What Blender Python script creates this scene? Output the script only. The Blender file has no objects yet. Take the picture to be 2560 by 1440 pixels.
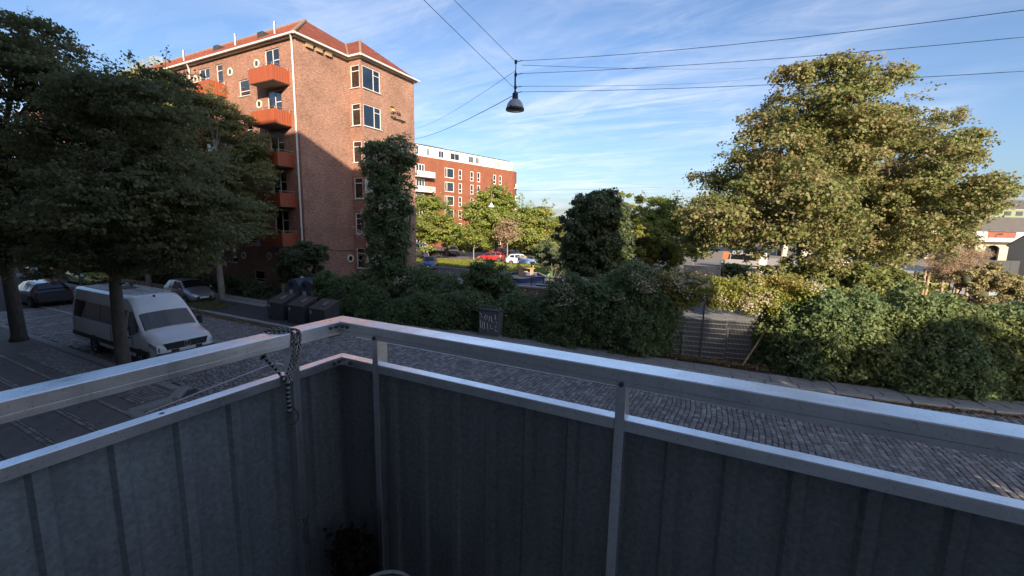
import bpy, math, random
import numpy as np
from mathutils import Matrix, Vector
random.seed(7); RNG = np.random.default_rng(11)
R = math.radians
scene = bpy.context.scene
COL = scene.collection
H = 5.35                                   # camera height above the street

# ---------------------------------------------------------------- camera, sky, sun, exposure
PITCH, ROLL, YAW, FPX = 0.14773, 0.019407, 0.47244, 1052.4
def cam_axes():
    f = np.array([0, math.cos(PITCH), -math.sin(PITCH)]); u = np.array([0, math.sin(PITCH), math.cos(PITCH)]); x = np.array([1., 0, 0])
    x2 = math.cos(ROLL)*x + math.sin(ROLL)*u; u2 = -math.sin(ROLL)*x + math.cos(ROLL)*u
    c, s = math.cos(YAW), math.sin(YAW); Z = np.array([[c, -s, 0], [s, c, 0], [0, 0, 1]])
    return Z@x2, Z@u2, Z@f
_x, _u, _f = cam_axes()
cam = bpy.data.cameras.new('camera'); cam.sensor_width = 36.0; cam.lens = FPX*36/2560; cam.clip_end = 3000; cam.clip_start = 0.02
cam_o = bpy.data.objects.new('camera', cam); COL.objects.link(cam_o)
mw = Matrix(((_x[0], _u[0], -_f[0], 0), (_x[1], _u[1], -_f[1], 0), (_x[2], _u[2], -_f[2], H), (0, 0, 0, 1)))
cam_o.matrix_world = mw
scene.camera = cam_o

SUN_TO = Vector((0.85, -1.0, 0.44)).normalized()          # towards the sun
SUN_EL = math.asin(SUN_TO.z); SUN_AZ = math.atan2(SUN_TO.x, SUN_TO.y)
sun = bpy.data.lights.new('sun', 'SUN'); sun.energy = 4.3; sun.angle = R(0.5); sun.color = (1.0, 0.83, 0.62)
sun_o = bpy.data.objects.new('sun', sun); COL.objects.link(sun_o)
sun_o.rotation_euler = (-SUN_TO).to_track_quat('-Z', 'Y').to_euler(); sun_o.location = (30, -40, 40)

world = bpy.data.worlds.new('World'); scene.world = world; world.use_nodes = True
def build_world():
    nt = world.node_tree; N = nt.nodes; L = nt.links; N.clear()
    out = N.new('ShaderNodeOutputWorld'); bg = N.new('ShaderNodeBackground'); bg.inputs['Strength'].default_value = 0.10
    sky = N.new('ShaderNodeTexSky'); sky.sky_type = 'NISHITA'; sky.sun_disc = False
    sky.sun_elevation = SUN_EL; sky.sun_rotation = SUN_AZ; sky.air_density = 1.0; sky.dust_density = 2.0; sky.ozone_density = 4.0
    tc = N.new('ShaderNodeTexCoord'); sep = N.new('ShaderNodeSeparateXYZ'); L.new(tc.outputs['Generated'], sep.inputs[0])
    zz = N.new('ShaderNodeMath'); zz.operation = 'ADD'; zz.inputs[1].default_value = 0.12; L.new(sep.outputs['Z'], zz.inputs[0])
    mx = N.new('ShaderNodeMath'); mx.operation = 'MAXIMUM'; mx.inputs[1].default_value = 0.05; L.new(zz.outputs[0], mx.inputs[0])
    dx = N.new('ShaderNodeMath'); dx.operation = 'DIVIDE'; L.new(sep.outputs['X'], dx.inputs[0]); L.new(mx.outputs[0], dx.inputs[1])
    dy = N.new('ShaderNodeMath'); dy.operation = 'DIVIDE'; L.new(sep.outputs['Y'], dy.inputs[0]); L.new(mx.outputs[0], dy.inputs[1])
    cb = N.new('ShaderNodeCombineXYZ'); L.new(dx.outputs[0], cb.inputs[0]); L.new(dy.outputs[0], cb.inputs[1])
    def streak(rot, sc, scale, detail, lo, hi, seed, dist):
        mp = N.new('ShaderNodeMapping'); mp.inputs['Rotation'].default_value = (0, 0, R(rot)); mp.inputs['Scale'].default_value = sc; mp.inputs['Location'].default_value = (seed, seed*0.37, 0)
        L.new(cb.outputs[0], mp.inputs[0])
        n = N.new('ShaderNodeTexNoise'); n.inputs['Scale'].default_value = scale; n.inputs['Detail'].default_value = detail; n.inputs['Roughness'].default_value = 0.62; n.inputs['Distortion'].default_value = dist
        L.new(mp.outputs[0], n.inputs['Vector'])
        mr = N.new('ShaderNodeMapRange'); mr.inputs['From Min'].default_value = lo; mr.inputs['From Max'].default_value = hi; mr.clamp = True
        L.new(n.outputs['Fac'], mr.inputs[0]); return mr.outputs[0]
    def mul(a, b):
        m = N.new('ShaderNodeMath'); m.operation = 'MULTIPLY'; L.new(a, m.inputs[0])
        if isinstance(b, float): m.inputs[1].default_value = b
        else: L.new(b, m.inputs[1])
        return m.outputs[0]
    def add(a, b):
        m = N.new('ShaderNodeMath'); m.operation = 'ADD'; m.use_clamp = True; L.new(a, m.inputs[0]); L.new(b, m.inputs[1]); return m.outputs[0]
    patch = streak(20, (1, 1, 1), 0.30, 3, 0.38, 0.62, 3.1, 0.4)
    cirrus = streak(28, (0.55, 2.4, 1), 1.3, 6, 0.42, 0.86, 7.7, 1.1)
    puff = streak(10, (1, 1.6, 1), 2.6, 8, 0.48, 0.84, 1.9, 0.9)
    c = add(mul(mul(cirrus, patch), 1.0), mul(mul(puff, patch), 0.55))
    col = N.new('ShaderNodeMix'); col.data_type = 'RGBA'; L.new(c, col.inputs['Factor'])
    tn = N.new('ShaderNodeMix'); tn.data_type = 'RGBA'; tn.blend_type = 'MULTIPLY'; tn.inputs['Factor'].default_value = 1.0; L.new(sky.outputs[0], tn.inputs[6]); tn.inputs[7].default_value = (1.0, 0.945, 0.96, 1)
    L.new(tn.outputs[2], col.inputs[6]); col.inputs[7].default_value = (5.0, 5.1, 5.6, 1)
    L.new(col.outputs[2], bg.inputs['Color']); L.new(bg.outputs[0], out.inputs['Surface'])
build_world()
vs = scene.view_settings; vs.view_transform = 'Standard'; vs.look = 'None'; vs.exposure = 1.2; vs.gamma = 1.0; vs.use_curve_mapping = False
scene.cycles.use_denoising = True
scene.cycles.max_bounces = 8; scene.cycles.transparent_max_bounces = 8; scene.cycles.diffuse_bounces = 5; scene.cycles.glossy_bounces = 3; scene.cycles.transmission_bounces = 4
scene.cycles.caustics_reflective = False; scene.cycles.caustics_refractive = False

# ---------------------------------------------------------------- object helpers
def tag(o, label=None, cat=None, group=None, kind=None):
    if label: o['label'] = label
    if cat: o['category'] = cat
    if group: o['group'] = group
    if kind: o['kind'] = kind
    return o
def thing(name, label, cat, loc=(0, 0, 0), rz=0.0, group=None):
    o = bpy.data.objects.new(name, None); COL.objects.link(o); o.empty_display_size = 0.2
    o.location = loc; o.rotation_euler = (0, 0, rz)
    return tag(o, label, cat, group)
def link(name, me, parent=None, loc=None, rot=None):
    o = bpy.data.objects.new(name, me); COL.objects.link(o)
    if parent is not None: o.parent = parent
    if loc is not None: o.location = loc
    if rot is not None: o.rotation_euler = rot
    return o
def copy_tree(o, parent=None):
    c = o.copy(); COL.objects.link(c); c.parent = parent
    for ch in o.children: copy_tree(ch, c)
    return c

class MB:
    """collects faces and links them as one mesh object"""
    def __init__(s): s.v = []; s.f = []; s.uv = []; s.mi = []
    def face(s, pts, uv=None, mi=0):
        n = len(s.v); s.v += [tuple(p) for p in pts]; s.f.append(tuple(range(n, n+len(pts)))); s.uv.append(uv); s.mi.append(mi)
    def box(s, x0, x1, y0, y1, z0, z1, mi=0):
        n = len(s.v)
        s.v += [(x0, y0, z0), (x1, y0, z0), (x1, y1, z0), (x0, y1, z0), (x0, y0, z1), (x1, y0, z1), (x1, y1, z1), (x0, y1, z1)]
        for q in ((3, 2, 1, 0), (4, 5, 6, 7), (0, 1, 5, 4), (1, 2, 6, 5), (2, 3, 7, 6), (3, 0, 4, 7)):
            s.f.append(tuple(n+i for i in q)); s.uv.append(None); s.mi.append(mi)
    def cbox(s, x0, x1, y0, y1, z0, z1, c, mi=0):
        """box with chamfered top edge"""
        n = len(s.v)
        s.v += [(x0, y0, z0), (x1, y0, z0), (x1, y1, z0), (x0, y1, z0), (x0, y0, z1-c), (x1, y0, z1-c), (x1, y1, z1-c), (x0, y1, z1-c),
                (x0+c, y0+c, z1), (x1-c, y0+c, z1), (x1-c, y1-c, z1), (x0+c, y1-c, z1)]
        for a, b in ((0, 4), (4, 8)):
            for i in range(4):
                j = (i+1) % 4; s.f.append((n+a+i, n+a+j, n+b+j, n+b+i)); s.uv.append(None); s.mi.append(mi)
        s.f.append((n+8, n+9, n+10, n+11)); s.uv.append(None); s.mi.append(mi)
    def bar(s, p, q, w, h=None, mi=0, up=(0, 0, 1)):
        """rectangular bar from p to q"""
        h = h or w; p = Vector(p); q = Vector(q); d = (q-p).normalized(); u = Vector(up)
        if abs(d.dot(u)) > 0.98: u = Vector((1, 0, 0))
        a = d.cross(u).normalized()*(w/2); b = a.cross(d).normalized()*(h/2)
        n = len(s.v)
        for e in (p, q):
            for k in ((-1, -1), (1, -1), (1, 1), (-1, 1)): s.v.append(tuple(e+a*k[0]+b*k[1]))
        for f in ((0, 1, 2, 3), (7, 6, 5, 4), (0, 4, 5, 1), (1, 5, 6, 2), (2, 6, 7, 3), (3, 7, 4, 0)):
            s.f.append(tuple(n+i for i in f)); s.uv.append(None); s.mi.append(mi)
    def tube(s, path, rad, seg=8, cap=True, mi=None):
        path = [Vector(p) for p in path]; k = len(path)
        if not hasattr(rad, '__len__'): rad = [rad]*k
        n = len(s.v); ref = None
        for i, p in enumerate(path):
            d = (path[min(i+1, k-1)]-path[max(i-1, 0)]).normalized()
            if ref is None or abs(ref.dot(d)) > 0.97: ref = Vector((0, 0, 1)) if abs(d.z) < 0.9 else Vector((1, 0, 0))
            a = (ref-d*ref.dot(d)).normalized(); b = d.cross(a); ref = a
            for j in range(seg):
                t = 2*math.pi*j/seg; s.v.append(tuple(p+(a*math.cos(t)+b*math.sin(t))*rad[i]))
        for i in range(k-1):
            for j in range(seg):
                jj = (j+1) % seg
                s.f.append((n+i*seg+j, n+i*seg+jj, n+(i+1)*seg+jj, n+(i+1)*seg+j)); s.uv.append(None); s.mi.append(mi(i, j) if mi else 0)
        if cap:
            s.f.append(tuple(n+j for j in reversed(range(seg)))); s.uv.append(None); s.mi.append(0)
            s.f.append(tuple(n+(k-1)*seg+j for j in range(seg))); s.uv.append(None); s.mi.append(0)
    def lathe(s, prof, seg=24, c=(0, 0, 0), axis='z'):
        """prof: list of (radius, height)"""
        n = len(s.v)
        for r_, z in prof:
            for j in range(seg):
                t = 2*math.pi*j/seg; a, b = r_*math.cos(t), r_*math.sin(t)
                s.v.append((c[0]+a, c[1]+b, c[2]+z) if axis == 'z' else ((c[0]+z, c[1]+a, c[2]+b) if axis == 'x' else (c[0]+a, c[1]+z, c[2]+b)))
        for i in range(len(prof)-1):
            for j in range(seg):
                jj = (j+1) % seg; s.f.append((n+i*seg+j, n+i*seg+jj, n+(i+1)*seg+jj, n+(i+1)*seg+j)); s.uv.append(None); s.mi.append(0)
    def prism(s, poly, p0, ax, bx, ex, depth):
        """polygon in plane p0 + a*ax + b*bx, extruded by depth along ex"""
        p0, ax, bx, ex = Vector(p0), Vector(ax), Vector(bx), Vector(ex)
        A = [p0+ax*a+bx*b for a, b in poly]; B = [p+ex*depth for p in A]; n = len(poly)
        s.face(A); s.face(list(reversed(B)))
        for i in range(n): s.face([A[i], B[i], B[(i+1) % n], A[(i+1) % n]])
    def mesh(s, name, mat):
        me = bpy.data.meshes.new(name); me.from_pydata(s.v, [], s.f)
        for m in (mat if isinstance(mat, (list, tuple)) else [mat]): me.materials.append(m)
        if any(s.mi): me.polygons.foreach_set('material_index', s.mi)
        if any(u is not None for u in s.uv):
            ul = me.uv_layers.new(name='UVMap'); k = 0
            for f, u in zip(s.f, s.uv):
                for i in range(len(f)):
                    ul.data[k].uv = u[i] if u else (0, 0)
                    k += 1
        return me
    def build(s, name, mat, parent=None, smooth=False, bevel=0, loc=None, fix=True):
        me = s.mesh(name, mat)
        if fix and len(s.f) < 4000:
            import bmesh
            bm = bmesh.new(); bm.from_mesh(me); bmesh.ops.remove_doubles(bm, verts=bm.verts, dist=1e-5); bmesh.ops.recalc_face_normals(bm, faces=bm.faces); bm.to_mesh(me); bm.free()
        if smooth:
            me.polygons.foreach_set('use_smooth', [True]*len(me.polygons))
            if smooth is not True: me.set_sharp_from_angle(angle=R(smooth))
        o = link(name, me, parent, loc)
        if bevel:
            b = o.modifiers.new('bevel', 'BEVEL'); b.width = bevel; b.segments = 2; b.limit_method = 'ANGLE'
        return o

# ---------------------------------------------------------------- materials
def nodes(name):
    m = bpy.data.materials.new(name); m.use_nodes = True; nt = m.node_tree; return m, nt.nodes, nt.links, nt.nodes['Principled BSDF']
def c4(c): return (c[0], c[1], c[2], 1)
def mat(name, c1, c2=None, scale=4.0, rough=0.6, metal=0.0, bump=0.0, bscale=None, detail=6, coat=0.0, spec=None, emit=None, stretch=None, r2=None):
    m, N, L, P = nodes(name)
    P.inputs['Roughness'].default_value = rough; P.inputs['Metallic'].default_value = metal
    if coat: P.inputs['Coat Weight'].default_value = coat; P.inputs['Coat Roughness'].default_value = 0.08
    if spec is not None: P.inputs['Specular IOR Level'].default_value = spec
    tc = N.new('ShaderNodeTexCoord'); vec = tc.outputs['Object']
    if stretch:
        mp = N.new('ShaderNodeMapping'); mp.inputs['Scale'].default_value = stretch; L.new(vec, mp.inputs[0]); vec = mp.outputs[0]
    if c2 is None: P.inputs['Base Color'].default_value = c4(c1)
    else:
        n = N.new('ShaderNodeTexNoise'); n.inputs['Scale'].default_value = scale; n.inputs['Detail'].default_value = detail; n.inputs['Roughness'].default_value = 0.65; L.new(vec, n.inputs['Vector'])
        cr = N.new('ShaderNodeValToRGB'); cr.color_ramp.elements[0].position = 0.3; cr.color_ramp.elements[1].position = 0.7
        cr.color_ramp.elements[0].color = c4(c1); cr.color_ramp.elements[1].color = c4(c2); L.new(n.outputs['Fac'], cr.inputs[0]); L.new(cr.outputs[0], P.inputs['Base Color'])
        if r2 is not None:
            mr = N.new('ShaderNodeMapRange'); mr.inputs['To Min'].default_value = rough; mr.inputs['To Max'].default_value = r2; mr.inputs['From Min'].default_value = 0.3; mr.inputs['From Max'].default_value = 0.7
            L.new(n.outputs['Fac'], mr.inputs[0]); L.new(mr.outputs[0], P.inputs['Roughness'])
    if bump:
        b = N.new('ShaderNodeBump'); b.inputs['Strength'].default_value = bump; b.inputs['Distance'].default_value = 0.02
        n2 = N.new('ShaderNodeTexNoise'); n2.inputs['Scale'].default_value = bscale or scale*4; n2.inputs['Detail'].default_value = 5; L.new(vec, n2.inputs['Vector'])
        L.new(n2.outputs['Fac'], b.inputs['Height']); L.new(b.outputs[0], P.inputs['Normal'])
    if emit: P.inputs['Emission Color'].default_value = c4(emit[0]); P.inputs['Emission Strength'].default_value = emit[1]
    return m
def leaf_mat(name, greens, autumn, trans=0.46, rough=0.55):
    """greens: list of colours picked leaf by leaf; autumn: colour mixed in by the face attribute tint"""
    m, N, L, P = nodes(name)
    g = N.new('ShaderNodeNewGeometry'); cr = N.new('ShaderNodeValToRGB'); e = cr.color_ramp.elements
    e[0].color = c4(greens[0]); e[1].color = c4(greens[-1])
    for i, c in enumerate(greens[1:-1]): e.new((i+1)/(len(greens)-1)).color = c4(c)
    L.new(g.outputs['Random Per Island'], cr.inputs[0])
    at = N.new('ShaderNodeAttribute'); at.attribute_name = 'tint'
    mx = N.new('ShaderNodeMix'); mx.data_type = 'RGBA'; L.new(at.outputs['Fac'], mx.inputs['Factor']); L.new(cr.outputs[0], mx.inputs[6]); mx.inputs[7].default_value = c4(autumn)
    L.new(mx.outputs[2], P.inputs['Base Color']); P.inputs['Roughness'].default_value = rough; P.inputs['Specular IOR Level'].default_value = 0.25
    tr = N.new('ShaderNodeBsdfTranslucent'); tm = N.new('ShaderNodeMix'); tm.data_type = 'RGBA'; tm.inputs['Factor'].default_value = 1-2*trans
    L.new(mx.outputs[2], tm.inputs[6]); tm.inputs[7].default_value = (0, 0, 0, 1); L.new(tm.outputs[2], tr.inputs['Color'])      # light passing through the blade
    ms = N.new('ShaderNodeAddShader'); L.new(P.outputs[0], ms.inputs[0]); L.new(tr.outputs[0], ms.inputs[1])
    L.new(ms.outputs[0], N['Material Output'].inputs['Surface']); return m
def brick_mat(name, c1, c2, mortar, bw=0.235, bh=0.067, mot=0.012, stain=0.35):
    m, N, L, P = nodes(name)
    uv = N.new('ShaderNodeUVMap'); uv.uv_map = 'UVMap'
    b = N.new('ShaderNodeTexBrick'); b.inputs['Scale'].default_value = 1.0; b.inputs['Brick Width'].default_value = bw; b.inputs['Row Height'].default_value = bh; b.inputs['Mortar Size'].default_value = mot; b.inputs['Mortar Smooth'].default_value = 0.2
    b.inputs['Color1'].default_value = c4(c1); b.inputs['Color2'].default_value = c4(c2); b.inputs['Mortar'].default_value = c4(mortar); b.inputs['Bias'].default_value = -0.1
    L.new(uv.outputs[0], b.inputs['Vector'])
    n = N.new('ShaderNodeTexNoise'); n.inputs['Scale'].default_value = 0.5; n.inputs['Detail'].default_value = 8; n.inputs['Roughness'].default_value = 0.7; L.new(uv.outputs[0], n.inputs['Vector'])
    mr = N.new('ShaderNodeMapRange'); mr.inputs['From Min'].default_value = 0.3; mr.inputs['From Max'].default_value = 0.7; mr.inputs['To Min'].default_value = 1-stain; mr.inputs['To Max'].default_value = 1.12; L.new(n.outputs['Fac'], mr.inputs[0])
    mx = N.new('ShaderNodeMix'); mx.data_type = 'RGBA'; mx.blend_type = 'MULTIPLY'; mx.inputs['Factor'].default_value = 1.0
    L.new(b.outputs['Color'], mx.inputs[6]); L.new(mr.outputs[0], mx.inputs[7]); L.new(mx.outputs[2], P.inputs['Base Color'])
    mp2 = N.new('ShaderNodeMapping'); mp2.inputs['Scale'].default_value = (3.0, 9.0, 1); L.new(uv.outputs[0], mp2.inputs[0])
    n3 = N.new('ShaderNodeTexNoise'); n3.inputs['Scale'].default_value = 1.3; n3.inputs['Detail'].default_value = 3; n3.inputs['Roughness'].default_value = .8; L.new(mp2.outputs[0], n3.inputs['Vector'])
    m3 = N.new('ShaderNodeMapRange'); m3.inputs['From Min'].default_value = .25; m3.inputs['From Max'].default_value = .75; m3.inputs['To Min'].default_value = .42; m3.inputs['To Max'].default_value = 1.58; L.new(n3.outputs['Fac'], m3.inputs[0])
    mx3 = N.new('ShaderNodeMix'); mx3.data_type = 'RGBA'; mx3.blend_type = 'MULTIPLY'; mx3.inputs['Factor'].default_value = 1.0; L.new(mx.outputs[2], mx3.inputs[6]); L.new(m3.outputs[0], mx3.inputs[7]); L.new(mx3.outputs[2], P.inputs['Base Color'])
    bp = N.new('ShaderNodeBump'); bp.inputs['Strength'].default_value = 0.6; bp.inputs['Distance'].default_value = 0.01; bp.invert = True
    L.new(b.outputs['Fac'], bp.inputs['Height']); L.new(bp.outputs[0], P.inputs['Normal']); P.inputs['Roughness'].default_value = 0.85; P.inputs['Specular IOR Level'].default_value = 0.25
    return m
def tile_mat(name):
    m, N, L, P = nodes(name)
    uv = N.new('ShaderNodeUVMap'); uv.uv_map = 'UVMap'
    b = N.new('ShaderNodeTexBrick'); b.offset = 0.0; b.inputs['Scale'].default_value = 1.0; b.inputs['Brick Width'].default_value = 0.26; b.inputs['Row Height'].default_value = 0.36; b.inputs['Mortar Size'].default_value = 0.04; b.inputs['Mortar Smooth'].default_value = 0.3
    b.inputs['Color1'].default_value = (0.60, 0.14, 0.055, 1); b.inputs['Color2'].default_value = (0.45, 0.10, 0.045, 1); b.inputs['Mortar'].default_value = (0.11, 0.035, 0.02, 1); L.new(uv.outputs[0], b.inputs['Vector'])
    n = N.new('ShaderNodeTexNoise'); n.inputs['Scale'].default_value = 1.3; n.inputs['Detail'].default_value = 6; L.new(uv.outputs[0], n.inputs['Vector'])
    mr = N.new('ShaderNodeMapRange'); mr.inputs['From Min'].default_value = 0.3; mr.inputs['From Max'].default_value = 0.7; mr.inputs['To Min'].default_value = 0.62; mr.inputs['To Max'].default_value = 1.1; L.new(n.outputs['Fac'], mr.inputs[0])
    mx = N.new('ShaderNodeMix'); mx.data_type = 'RGBA'; mx.blend_type = 'MULTIPLY'; mx.inputs['Factor'].default_value = 1.0
    L.new(b.outputs['Color'], mx.inputs[6]); L.new(mr.outputs[0], mx.inputs[7]); L.new(mx.outputs[2], P.inputs['Base Color'])
    sp = N.new('ShaderNodeSeparateXYZ'); L.new(uv.outputs[0], sp.inputs[0])
    w = N.new('ShaderNodeMath'); w.operation = 'MULTIPLY'; w.inputs[1].default_value = 2*math.pi/0.26; L.new(sp.outputs[0], w.inputs[0])
    si = N.new('ShaderNodeMath'); si.operation = 'SINE'; L.new(w.outputs[0], si.inputs[0])
    bp = N.new('ShaderNodeBump'); bp.inputs['Strength'].default_value = 0.9; bp.inputs['Distance'].default_value = 0.12; L.new(si.outputs[0], bp.inputs['Height']); L.new(bp.outputs[0], P.inputs['Normal'])
    P.inputs['Roughness'].default_value = 0.75; return m
def glass_mat(name, tint=(0.03, 0.04, 0.05), rough=0.04):
    m, N, L, P = nodes(name); P.inputs['Base Color'].default_value = c4(tint); P.inputs['Roughness'].default_value = rough; P.inputs['Specular IOR Level'].default_value = 0.9
    P.inputs['Coat Weight'].default_value = 0.6; P.inputs['Coat Roughness'].default_value = 0.02
    n = N.new('ShaderNodeTexNoise'); n.inputs['Scale'].default_value = 1.6; tc = N.new('ShaderNodeTexCoord'); L.new(tc.outputs['Object'], n.inputs['Vector'])
    bp = N.new('ShaderNodeBump'); bp.inputs['Strength'].default_value = 0.05; bp.inputs['Distance'].default_value = 0.02; L.new(n.outputs['Fac'], bp.inputs['Height']); L.new(bp.outputs[0], P.inputs['Normal']); return m

MT = {}
def metal_mat(name, c1, c2, rough, metal, grain, stain, spangle):
    """worn sheet metal: fine grain, streaks running down, blotches and a few scratches"""
    m, N, L, P = nodes(name); tc = N.new('ShaderNodeTexCoord')
    def noise(scale, st, detail=4, rg=.6):
        mp = N.new('ShaderNodeMapping'); mp.inputs['Scale'].default_value = st; L.new(tc.outputs['Object'], mp.inputs[0])
        n = N.new('ShaderNodeTexNoise'); n.inputs['Scale'].default_value = scale; n.inputs['Detail'].default_value = detail; n.inputs['Roughness'].default_value = rg; L.new(mp.outputs[0], n.inputs['Vector']); return n.outputs['Fac']
    def rng_(v, a, b, lo, hi):
        r = N.new('ShaderNodeMapRange'); r.inputs['From Min'].default_value = a; r.inputs['From Max'].default_value = b; r.inputs['To Min'].default_value = lo; r.inputs['To Max'].default_value = hi; L.new(v, r.inputs[0]); return r.outputs[0]
    def mulc(c, f):
        x = N.new('ShaderNodeMix'); x.data_type = 'RGBA'; x.blend_type = 'MULTIPLY'; x.inputs['Factor'].default_value = 1; L.new(c, x.inputs[6]); L.new(f, x.inputs[7]); return x.outputs[2]
    g = noise(grain[0], grain[1], 3); mx = N.new('ShaderNodeMix'); mx.data_type = 'RGBA'; L.new(rng_(g, .35, .65, 0, 1), mx.inputs['Factor']); mx.inputs[6].default_value = c4(c1); mx.inputs[7].default_value = c4(c2)
    col = mulc(mx.outputs[2], rng_(noise(2.2, (1, 1, 1), 7, .7), .3, .7, 1-stain, 1.1)); col = mulc(col, rng_(noise(16, (1, 1, .05), 5, .7), .32, .62, 1-stain*.9, 1.06)); col = mulc(col, rng_(noise(130, (1, 1, 1), 1), .66, .74, 1, 1-spangle))
    L.new(col, P.inputs['Base Color']); P.inputs['Metallic'].default_value = metal; L.new(rng_(noise(5, (1, 1, 1), 6), .3, .7, rough-.08, rough+.14), P.inputs['Roughness'])
    b = N.new('ShaderNodeBump'); b.inputs['Strength'].default_value = .12; b.inputs['Distance'].default_value = .004; L.new(g, b.inputs['Height']); L.new(b.outputs[0], P.inputs['Normal']); return m
MT['alu'] = metal_mat('brushed_aluminium', (0.96, 0.965, 0.98), (0.88, 0.885, 0.90), .30, .9, (70, (.12, .12, 1)), .10, .25)
MT['panel'] = metal_mat('galvanised_sheet', (0.25, 0.27, 0.275), (0.35, 0.37, 0.375), .58, .15, (70, (1, 1, 1)), .22, .3)
MT['screw'] = mat('dark_steel', (0.10, 0.10, 0.11), (0.2, 0.2, 0.2), scale=60, rough=0.45, metal=0.8)
MT['cord_w'] = mat('cord_white', (0.6, 0.58, 0.54), (0.42, 0.4, 0.37), scale=80, rough=0.9)
MT['cord_b'] = mat('cord_black', (0.02, 0.02, 0.022), rough=0.9)
MT['black'] = mat('black_plastic', (0.018, 0.018, 0.02), (0.03, 0.03, 0.032), scale=12, rough=0.5)
MT['white'] = mat('white_paint', (0.74, 0.73, 0.70), (0.62, 0.61, 0.58), scale=3, rough=0.5)
MT['cream'] = mat('cream_paint', (0.72, 0.66, 0.54), (0.60, 0.55, 0.45), scale=3, rough=0.6)
MT['glass'] = glass_mat('window_glass')
MT['curtain'] = mat('curtain_cloth', (0.62, 0.62, 0.58), (0.45, 0.46, 0.44), scale=2, rough=0.9, stretch=(6, 6, 0.4))
MT['brick'] = brick_mat('red_brick', (0.345, 0.142, 0.092), (0.24, 0.085, 0.058), (0.42, 0.32, 0.25))
MT['brick2'] = brick_mat('far_red_brick', (0.27, 0.075, 0.04), (0.21, 0.058, 0.03), (0.25, 0.12, 0.08), stain=0.2)
MT['tile'] = tile_mat('red_pantiles')
MT['ridge'] = mat('weathered_ridge', (0.20, 0.13, 0.09), (0.32, 0.22, 0.15), scale=5, rough=0.9)
MT['orange'] = mat('orange_balcony_sheet', (0.36, 0.09, 0.037), (0.27, 0.068, 0.03), scale=1.5, rough=0.55, stretch=(4, 4, .35))
MT['concrete'] = mat('concrete', (0.30, 0.29, 0.27), (0.40, 0.385, 0.36), scale=3, rough=0.9, bump=0.2, bscale=30)
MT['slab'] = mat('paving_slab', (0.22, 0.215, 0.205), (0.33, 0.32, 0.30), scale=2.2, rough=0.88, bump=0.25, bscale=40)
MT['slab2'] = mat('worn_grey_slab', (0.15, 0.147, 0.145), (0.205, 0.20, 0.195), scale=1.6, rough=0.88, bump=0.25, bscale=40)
MT['granite'] = mat('granite_kerb', (0.24, 0.235, 0.23), (0.40, 0.39, 0.375), scale=22, rough=0.8, bump=0.3, bscale=30)
MT['asphalt'] = mat('asphalt', (0.045, 0.045, 0.047), (0.075, 0.072, 0.07), scale=7, rough=0.92, bump=0.3, bscale=90)
MT['soil'] = mat('soil', (0.035, 0.028, 0.02), (0.07, 0.055, 0.04), scale=6, rough=0.95, bump=0.4, bscale=25)
MT['grass'] = mat('grass', (0.07, 0.10, 0.02), (0.15, 0.17, 0.04), scale=3, rough=0.95, bump=0.5, bscale=30)
MT['dirt'] = mat('trodden_gravel', (0.17, 0.145, 0.11), (0.26, 0.225, 0.18), scale=3, rough=0.95, bump=0.3, bscale=40)
MT['bark'] = mat('bark', (0.075, 0.062, 0.05), (0.16, 0.14, 0.115), scale=9, rough=0.92, bump=0.6, bscale=25, stretch=(1, 1, 0.3))
MT['bark_pale'] = mat('pale_bark', (0.20, 0.185, 0.155), (0.34, 0.31, 0.26), scale=6, rough=0.9, bump=0.4, bscale=20, stretch=(1, 1, 0.4))
MT['bluesteel'] = mat('blue_grey_steel', (0.10, 0.13, 0.17), (0.14, 0.17, 0.21), scale=6, rough=.5)
MT['steel'] = mat('galvanised_steel', (0.34, 0.35, 0.36), (0.46, 0.47, 0.48), scale=10, rough=0.45, metal=0.7)
MT['darksteel'] = mat('dark_painted_steel', (0.03, 0.034, 0.04), (0.05, 0.055, 0.062), scale=8, rough=0.55)
MT['line'] = mat('road_paint', (0.50, 0.50, 0.48), (0.70, 0.70, 0.67), scale=14, rough=0.8)
MT['rubber'] = mat('tyre_rubber', (0.02, 0.02, 0.02), (0.032, 0.032, 0.032), scale=20, rough=0.8)
MT['rim'] = mat('alloy_rim', (0.45, 0.45, 0.46), rough=0.3, metal=0.9)
MT['wood'] = mat('weathered_wood', (0.30, 0.21, 0.13), (0.42, 0.31, 0.20), scale=5, rough=0.85, bump=0.3, stretch=(3, 3, 0.5))
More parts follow.
